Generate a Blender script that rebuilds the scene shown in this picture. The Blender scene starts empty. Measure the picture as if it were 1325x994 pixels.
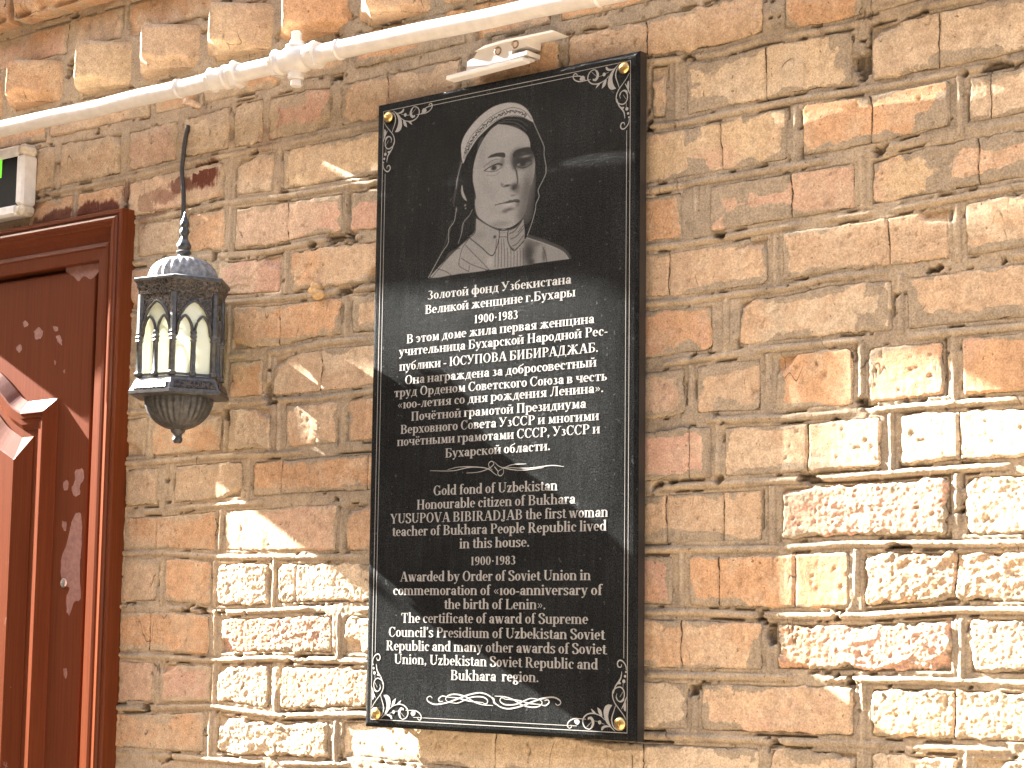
import bpy, math, random
import numpy as np
from mathutils import Matrix, Vector

# ------------------------------------------------------------------ camera, sky, sun, exposure
scene = bpy.context.scene
COL = scene.collection
cam_d = bpy.data.cameras.new("camera")
cam = bpy.data.objects.new("camera", cam_d)
COL.objects.link(cam)
cam.matrix_world = Matrix(((0.7822422, 0.06661041, 0.61940309, 1.88199),
                           (0.62284859, -0.10360607, -0.77545175, -2.034),
                           (0.01252076, 0.99238543, -0.12253324, 0.144097),
                           (0, 0, 0, 1)))
cam_d.sensor_width = 36.0
cam_d.lens = 36.0 * 2520.0 / 1325.0
cam_d.clip_start = 0.05
cam_d.clip_end = 500.0
scene.camera = cam

SUN_TO = Vector((-1.0, -0.13, 0.577)).normalized()      # towards the sun: grazing the wall from upper left
world = bpy.data.worlds.new("World")
scene.world = world
world.use_nodes = True
wn = world.node_tree
wn.nodes.clear()
wo = wn.nodes.new("ShaderNodeOutputWorld")
bg = wn.nodes.new("ShaderNodeBackground")
sky = wn.nodes.new("ShaderNodeTexSky")
sky.sky_type = 'NISHITA'
sky.sun_disc = False
sky.sun_elevation = math.asin(SUN_TO.z)
sky.sun_rotation = math.atan2(SUN_TO.x, SUN_TO.y)
sky.dust_density = 4.0
sky.air_density = 1.0
bg.inputs[1].default_value = 0.05
wn.links.new(sky.outputs[0], bg.inputs[0])
wn.links.new(bg.outputs[0], wo.inputs[0])
sd = bpy.data.lights.new("sun", 'SUN')
sd.energy = 5.0
sd.angle = math.radians(0.4)
sd.color = (1.0, 0.975, 0.93)
sun = bpy.data.objects.new("sun", sd)
sun.rotation_euler = SUN_TO.to_track_quat('Z', 'Y').to_euler()
sun.location = (-4, -1, 4)
COL.objects.link(sun)
scene.view_settings.view_transform = 'Standard'
scene.view_settings.look = 'None'
scene.view_settings.exposure = 4.5
scene.view_settings.gamma = 1.0
scene.render.engine = 'CYCLES'

# measured layout of the wall, in metres (plaque drawings in millimetres)
JOINTS=[[(-0.816, 0.9511),(-0.686, 0.9494),(-0.539, 0.9429),(-0.378, 0.9435),(-0.293, 0.9509),(-0.162, 0.9488),(-0.067, 0.9449),(0.031, 0.9444),(0.105, 0.9464),(0.3, 0.9446),(0.405, 0.9391),(0.524, 0.9427),(0.8, 0.944),(1.05, 0.945)], [(-0.559, 0.8569),(-0.416, 0.8627),(-0.236, 0.8629),(-0.091, 0.863),(0.003, 0.8638),(0.474, 0.8732),(0.59, 0.8661),(0.652, 0.8711),(0.731, 0.8675),(0.79, 0.8681),(0.901, 0.8724)], [(-0.52, 0.7829),(-0.322, 0.7871),(-0.191, 0.7801),(-0.0, 0.7783),(0.475, 0.7885),(0.536, 0.7843),(0.68, 0.7885),(0.823, 0.7844),(0.994, 0.7875)], [(-0.522, 0.7147),(-0.362, 0.7074),(-0.23, 0.6989),(-0.105, 0.7026),(0.002, 0.6995),(0.475, 0.7025),(0.528, 0.7027),(0.673, 0.7057),(0.794, 0.7068),(0.889, 0.7144),(0.992, 0.7151)], [(-0.296, 0.6292),(-0.185, 0.6247),(0.003, 0.6237),(0.475, 0.6284),(0.528, 0.6265),(0.679, 0.6305),(0.807, 0.6331),(0.991, 0.6414)], [(-0.299, 0.5457),(-0.186, 0.5441),(-0.098, 0.551),(-0.004, 0.549),(0.476, 0.5557),(0.528, 0.5528),(0.679, 0.5539),(0.737, 0.5614),(0.903, 0.5598),(0.989, 0.5621)], [(-0.294, 0.4717),(-0.211, 0.4724),(-0.106, 0.4694),(-0.002, 0.4729),(0.476, 0.4747),(0.528, 0.4758),(0.605, 0.4788),(0.764, 0.4832),(0.852, 0.4806),(0.987, 0.4825)], [(-0.462, 0.3902),(-0.308, 0.392),(-0.183, 0.3912),(-0.003, 0.3931),(0.477, 0.3963),(0.528, 0.4003),(0.678, 0.3958),(0.801, 0.398),(0.909, 0.4005),(0.986, 0.3984)], [(-0.446, 0.3133),(-0.262, 0.3201),(-0.005, 0.3215),(0.477, 0.3175),(0.529, 0.3187),(0.586, 0.3186),(0.783, 0.3226),(0.899, 0.3253),(0.984, 0.3262)], [(-0.525, 0.2482),(-0.433, 0.247),(-0.301, 0.2407),(-0.003, 0.2361),(0.477, 0.2403),(0.66, 0.2396),(0.768, 0.2435),(0.982, 0.24)], [(-0.527, 0.1632),(-0.431, 0.1648),(-0.294, 0.1561),(-0.147, 0.1615),(-0.002, 0.1622),(0.478, 0.1628),(0.66, 0.1583),(0.783, 0.1591),(0.899, 0.1668),(0.981, 0.1656)], [(-0.523, 0.0896),(-0.427, 0.0879),(-0.318, 0.0855),(-0.187, 0.0904),(-0.004, 0.0909),(0.478, 0.0849),(0.659, 0.0849),(0.86, 0.0876),(0.979, 0.0875)], [(-0.524, 0.0068),(-0.437, 0.0099),(-0.314, 0.0166),(-0.171, 0.0084),(-0.002, 0.017),(0.478, 0.0095),(0.659, 0.0102),(0.782, 0.0124),(0.978, 0.0134)], [(-0.529, -0.0626),(-0.319, -0.0612),(-0.223, -0.0618),(0.0, -0.0532),(0.48, -0.064),(0.78, -0.066),(1.0, -0.066)]]
BRICKS=[(0, -0.8086, -0.7358, 't', 2),(0, -0.7276, -0.5651, 't', 2),(0, -0.5517, -0.4287, 'g', 2),(0, -0.4196, -0.3096, 'g', 2),(0, -0.3044, -0.2344, 'g', 2),(0, -0.2277, -0.0924, 'p', 2),(0, -0.0735, 0.0174, 't', 2),(0, 0.0219, 0.1636, 't', 2),(0, 0.1692, 0.3337, 't', 1),(0, 0.3402, 0.4716, 't', 2),(0, 0.4765, 0.6542, 't', 2),(0, 0.6786, 0.7922, 'o', 1),(0, 0.7974, 0.9248, 'g', 1),(0, 0.9364, 1.0646, 'o', 1),(1, -0.8029, -0.6839, 'o', 1),(1, -0.6759, -0.5547, 'o', 1),(1, -0.5471, -0.3198, 't', 1),(1, -0.2939, -0.2061, 't', 1),(1, -0.1946, 0.0197, 'y', 1),(1, 0.4818, 0.5083, 't', 1),(1, 0.5357, 0.6549, 'y', 0),(1, 0.6572, 0.7778, 'c', 0),(1, 0.7996, 0.8903, 'c', 1),(1, 0.8922, 1.0537, 'c', 0),(2, -0.5218, -0.4079, 't', 1),(2, -0.4007, -0.3093, 'o', 1),(2, -0.2938, -0.1783, 'p', 1),(2, -0.1767, -0.0604, 'p', 1),(2, -0.0511, 0.0517, 'p', 1),(2, 0.4307, 0.5881, 'y', 0),(2, 0.5904, 0.6876, 'y', 0),(2, 0.7049, 0.7997, 'o', 0),(2, 0.8008, 0.9046, 'o', 0),(2, 0.9239, 0.9525, 'c', 1),(2, 0.9543, 1.0606, 'c', 1),(3, -0.5477, -0.3388, 't', 1),(3, -0.3266, -0.1868, 'p', 2),(3, -0.1705, 0.024, 'o', 1),(3, 0.4189, 0.5324, 'o', 0),(3, 0.5708, 0.6904, 'p', 0),(3, 0.6915, 0.7803, 't', 0),(3, 0.7958, 0.9349, 'y', 2),(3, 0.9368, 1.041, 't', 0),(4, -0.506, -0.306, 't', 1),(4, -0.2923, -0.1889, 'p', 1),(4, -0.1872, -0.0603, 'o', 1),(4, -0.0433, 0.0557, 't', 1),(4, 0.4318, 0.5102, 't', 0),(4, 0.5114, 0.6595, 't', 0),(4, 0.6759, 0.8213, 't', 0),(4, 0.8223, 0.9011, 'c', 0),(4, 0.9165, 1.0569, 'c', 1),(5, -0.5019, -0.3061, 't', 1),(5, -0.2958, -0.2204, 'o', 1),(5, -0.2007, -0.1013, 't', 0),(5, -0.0998, 0.0576, 't', 0),(5, 0.4077, 0.58, 'o', 1),(5, 0.6138, 0.8274, 'c', 1),(5, 0.8423, 1.0551, 't', 0),(6, -0.5311, -0.4793, 't', 1),(6, -0.4683, -0.3077, 'o', 1),(6, -0.2941, -0.2009, 'c', 1),(6, -0.1733, -0.0646, 't', 1),(6, -0.0462, 0.0596, 't', 1),(6, 0.396, 0.5376, 'g', 1),(6, 0.5514, 0.649, 't', 0),(6, 0.6654, 0.7759, 'o', 0),(6, 0.7892, 0.8928, 'o', 1),(6, 0.911, 1.0532, 'o', 0),(7, -0.5269, -0.4462, 't', 1),(7, -0.4122, -0.2589, 't', 1),(7, -0.2373, -0.1785, 't', 1),(7, -0.1753, -0.0046, 'o', 0),(7, -0.0016, 0.1189, 't', 0),(7, 0.3842, 0.5412, 'p', 0),(7, 0.5435, 0.5766, 't', 0),(7, 0.5923, 0.7109, 't', 0),(7, 0.713, 0.8115, 'o', 0),(7, 0.8314, 0.9078, 'c', 1),(7, 0.9097, 1.0514, 'c', 1),(8, -0.5262, -0.4512, 't', 0),(8, -0.4476, -0.311, 'o', 0),(8, -0.2975, -0.0596, 't', 0),(8, -0.0444, 0.0924, 't', 1),(8, 0.385, 0.5077, 't', 0),(8, 0.5089, 0.5923, 't', 0),(8, 0.5934, 0.6495, 't', 0),(8, 0.6722, 0.8942, 'p', 2),(8, 0.9102, 1.0495, 'c', 2),(9, -0.5255, -0.4398, 't', 0),(9, -0.4256, -0.3176, 'o', 0),(9, -0.3091, -0.1933, 'c', 2),(9, -0.1821, -0.1422, 'c', 2),(9, -0.1375, 0.0657, 'c', 2),(9, 0.4103, 0.5196, 'p', 0),(9, 0.5403, 0.5855, 'c', 0),(9, 0.5877, 0.693, 'o', 0),(9, 0.6941, 0.7685, 'g', 0),(9, 0.7796, 0.8995, 't', 3),(9, 0.9013, 1.0476, 't', 3),(10, -0.5288, -0.4558, 't', 0),(10, -0.454, -0.3194, 'o', 0),(10, -0.2991, -0.0623, 'p', 2),(10, -0.0456, 0.0961, 'c', 2),(10, 0.3741, 0.5301, 't', 0),(10, 0.5313, 0.6489, 't', 0),(10, 0.665, 0.8973, 'p', 3),(10, 0.9132, 1.0458, 'c', 3),(11, -0.5302, -0.443, 't', 1),(11, -0.4234, -0.3127, 'p', 0),(11, -0.3043, -0.1876, 'c', 2),(11, -0.1685, 0.0043, 'c', 2),(11, 0.0072, 0.0979, 'c', 1),(11, 0.3749, 0.5428, 'c', 0),(11, 0.5575, 0.7721, 't', 1),(11, 0.7891, 0.8942, 'y', 2),(11, 0.898, 1.044, 'y', 1),(12, -0.5353, -0.3229, 'o', 0),(12, -0.3027, -0.0651, 'c', 3),(12, -0.044, 0.2356, 'c', 1),(12, 0.2383, 0.4716, 'o', 0),(12, 0.4763, 0.6452, 't', 1),(12, 0.6558, 0.7763, 't', 2),(12, 0.7883, 0.9033, 'c', 2),(12, 0.9153, 1.0423, 'c', 2)]
TEXT=[('Золотой фонд Узбекистана', 127.2, 589.0, 375.4, 587.0),('Великой женщине г.Бухары', 122.9, 569.2, 382.7, 569.4),('1900·1983', 211.4, 548.5, 287.6, 548.5),('В этом доме жила первая женщина', 89.8, 530.8, 413.2, 531.7),('учительница Бухарской Народной Рес-', 76.3, 514.0, 435.0, 513.9),('публики - ЮСУПОВА БИБИРАДЖАБ.', 77.8, 493.2, 420.0, 493.5),('Она награждена за добросовестный', 88.2, 473.4, 417.4, 474.8),('труд Орденом Советского Союза в честь', 69.0, 456.7, 434.6, 455.6),('«ıoo-летия со дня рождения Ленина».', 75.9, 439.8, 428.7, 440.8),('Почётной грамотой Президиума', 100.8, 421.8, 401.1, 422.2),('Верховного Совета УзССР и многими', 81.8, 404.5, 422.1, 405.2),('почётными грамотами СССР, УзССР и', 76.3, 387.8, 423.6, 388.2),('Бухарской области.', 163.9, 368.0, 343.6, 370.2),('Gold fond of Uzbekistan', 144.4, 317.2, 356.3, 317.4),('Honourable citizen of Bukhara', 114.3, 298.8, 385.3, 299.3),('YUSUPOVA BIBIRADJAB the first woman', 66.5, 280.6, 437.3, 281.1),('teacher of Bukhara People Republic lived', 70.3, 263.0, 435.1, 263.5),('in this house.', 192.3, 244.5, 311.2, 245.2),('1900·1983', 211.6, 221.9, 288.7, 222.4),('Awarded by Order of Soviet Union in', 86.4, 200.8, 410.7, 201.3),('commemoration of «ıoo-anniversary of', 74.2, 182.2, 428.7, 182.4),('the birth of Lenin».', 166.9, 163.7, 339.0, 164.0),('The certificate of award of Supreme', 90.1, 144.6, 407.0, 145.9),('Council’s Presidium of Uzbekistan Soviet', 67.4, 125.4, 433.3, 126.5),('Republic and many other awards of Soviet', 62.9, 106.8, 435.8, 108.3),('Union, Uzbekistan Soviet Republic and', 78.4, 88.7, 423.1, 89.1),('Bukhara  region.', 180.1, 69.5, 329.0, 70.7)]
ORN={'poly': [[(446.0, 45.7),(439.4, 46.2),(434.2, 42.7),(432.6, 35.2),(435.6, 25.8),(442.3, 18.7),(451.5, 13.0),(445.5, 18.3),(441.2, 25.0),(439.8, 32.3),(442.1, 40.3)], [(422.9, 42.3),(428.9, 38.2),(430.6, 30.4),(425.0, 34.9)], [(413.0, 40.3),(418.3, 37.0),(421.7, 33.2),(416.3, 34.8)], [(428.9, 14.1),(430.4, 18.4),(437.0, 20.4),(444.9, 18.0),(439.6, 18.4),(433.7, 16.8),(431.1, 14.0)], [(464.9, 52.2),(466.6, 48.0),(466.3, 38.6),(463.2, 42.6)], [(386.9, 24.9),(392.3, 26.2),(395.7, 23.1),(392.4, 19.3),(387.7, 21.5)], [(456.2, 75.6),(458.9, 73.5),(458.2, 71.9),(455.0, 71.8),(451.0, 69.6),(453.0, 72.8)], [(451.8, 58.0),(455.1, 51.8),(459.7, 52.0),(463.5, 56.3),(464.0, 52.1),(459.0, 49.3),(453.8, 51.3),(451.4, 54.9)], [(408.4, 29.0),(413.7, 30.2),(418.2, 25.1),(417.2, 18.7),(411.9, 14.8),(414.2, 19.6),(414.4, 23.9),(411.7, 27.0),(408.4, 26.3)]], 'line': [([(467.0, 28.1),(463.0, 34.2),(456.5, 41.3),(449.9, 48.5),(446.6, 55.8),(447.2, 63.2),(452.4, 67.3),(458.9, 68.1),(463.5, 63.7),(463.9, 56.3),(459.7, 50.9),(455.1, 51.3),(451.8, 54.9),(453.1, 60.2)], 1.1),([(462.2, 62.6),(457.7, 56.1)], 0.8),([(451.2, 45.4),(448.7, 39.0),(445.8, 31.5),(445.5, 25.1),(448.8, 18.4),(456.7, 15.1),(463.8, 17.5),(467.0, 23.9)], 1.2),([(467.8, 56.5),(464.9, 49.0),(460.4, 41.5)], 1.2),([(447.4, 60.0),(450.4, 68.6),(456.2, 75.6),(459.1, 80.4),(460.3, 87.6)], 1.4),([(462.5, 73.1),(462.2, 67.3)], 0.8),([(467.2, 89.0),(466.3, 94.8),(461.9, 100.0),(456.7, 101.3),(453.5, 97.7),(455.1, 93.2),(459.0, 93.3),(460.0, 96.5)], 1.2),([(435.0, 26.8),(427.6, 31.8),(417.0, 34.4),(407.7, 33.0),(401.7, 28.2),(400.4, 22.3),(403.8, 16.6),(410.5, 14.5),(416.5, 17.6)], 1.2),([(414.4, 23.9),(406.5, 17.2)], 0.8),([(405.1, 26.7),(395.7, 26.9),(386.3, 26.5),(378.8, 23.0),(376.2, 18.1),(378.9, 14.4),(382.6, 16.2),(381.6, 18.8)], 1.1),([(417.8, 25.1),(426.4, 24.4)], 0.8),([(427.7, 23.4),(434.3, 21.5)], 0.8)], 'dot': [(463.4, 75.5, 2.4),(465.3, 81.8, 1.8),(466.6, 87.1, 1.3),(426.7, 23.6, 2.6)]}
FL1=[([(137.6, 351.3),(177.3, 349.6),(208.1, 353.1),(230.4, 351.9),(242.5, 348.6),(250.6, 343.3),(255.7, 340.3)], 0.8),([(169.0, 351.5),(187.6, 354.1),(208.1, 353.9),(226.4, 352.5),(238.5, 350.0)], 0.7),([(202.1, 345.6),(222.4, 346.0),(238.5, 349.2),(248.5, 354.3),(249.4, 358.1),(244.8, 359.6),(240.8, 356.2),(242.5, 351.4),(247.6, 347.8)], 0.8),([(250.4, 358.9),(258.5, 352.6),(270.4, 349.1),(290.2, 346.0),(309.7, 346.0),(333.8, 347.8)], 0.8),([(267.5, 350.0),(282.2, 353.7),(304.7, 353.8)], 0.8),([(266.4, 350.8),(307.7, 348.0),(346.2, 350.0),(366.8, 347.6)], 0.8),([(266.5, 349.2),(266.2, 342.7),(261.1, 339.5),(257.1, 342.3),(258.6, 346.4),(266.1, 349.7)], 0.8),([(250.9, 352.3),(257.0, 345.9)], 2)]
FL2=[([(148.9, 44.6),(144.7, 46.9),(139.4, 44.3),(141.8, 39.7),(154.3, 36.4),(173.7, 39.2),(189.9, 43.9),(210.0, 50.4),(230.0, 54.1),(243.9, 52.2),(253.5, 46.8),(255.4, 41.6),(263.8, 38.9)], 1.3),([(356.5, 44.6),(360.2, 42.4),(365.0, 44.9),(362.9, 49.3),(351.7, 52.4),(333.8, 49.8),(318.7, 45.2),(299.6, 38.9),(280.3, 35.2),(266.6, 37.0),(257.1, 42.4),(255.3, 47.6),(246.7, 50.4)], 1.3),([(174.6, 46.9),(166.4, 47.9),(160.1, 44.0),(161.8, 40.4),(168.0, 41.2)], 1.2),([(332.9, 42.3),(340.5, 41.4),(346.3, 45.2),(344.8, 48.6),(339.1, 47.9)], 1.2),([(176.8, 40.1),(172.2, 44.1),(177.6, 49.2),(190.8, 50.9),(208.1, 48.0),(220.2, 42.6),(236.2, 38.9),(254.0, 38.4)], 1.2),([(331.0, 48.9),(335.2, 45.1),(330.1, 40.2),(317.8, 38.5),(301.5, 41.2),(289.8, 46.5),(274.2, 50.2),(256.6, 50.8)], 1.2),([(176.8, 40.1),(192.1, 39.4),(204.1, 43.2),(218.1, 48.1),(236.0, 48.9),(244.4, 45.0),(243.1, 40.4),(237.2, 40.9)], 1.1),([(331.0, 48.9),(316.7, 49.6),(305.2, 46.0),(291.8, 41.2),(274.4, 40.3),(266.1, 44.2),(267.4, 48.8),(273.3, 48.2)], 1.1),([(173.6, 46.8),(194.0, 46.0),(214.2, 42.7),(237.8, 41.7)], 1.1),([(333.9, 42.5),(314.9, 43.2),(295.6, 46.4),(272.7, 47.4)], 1.1)]
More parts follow.
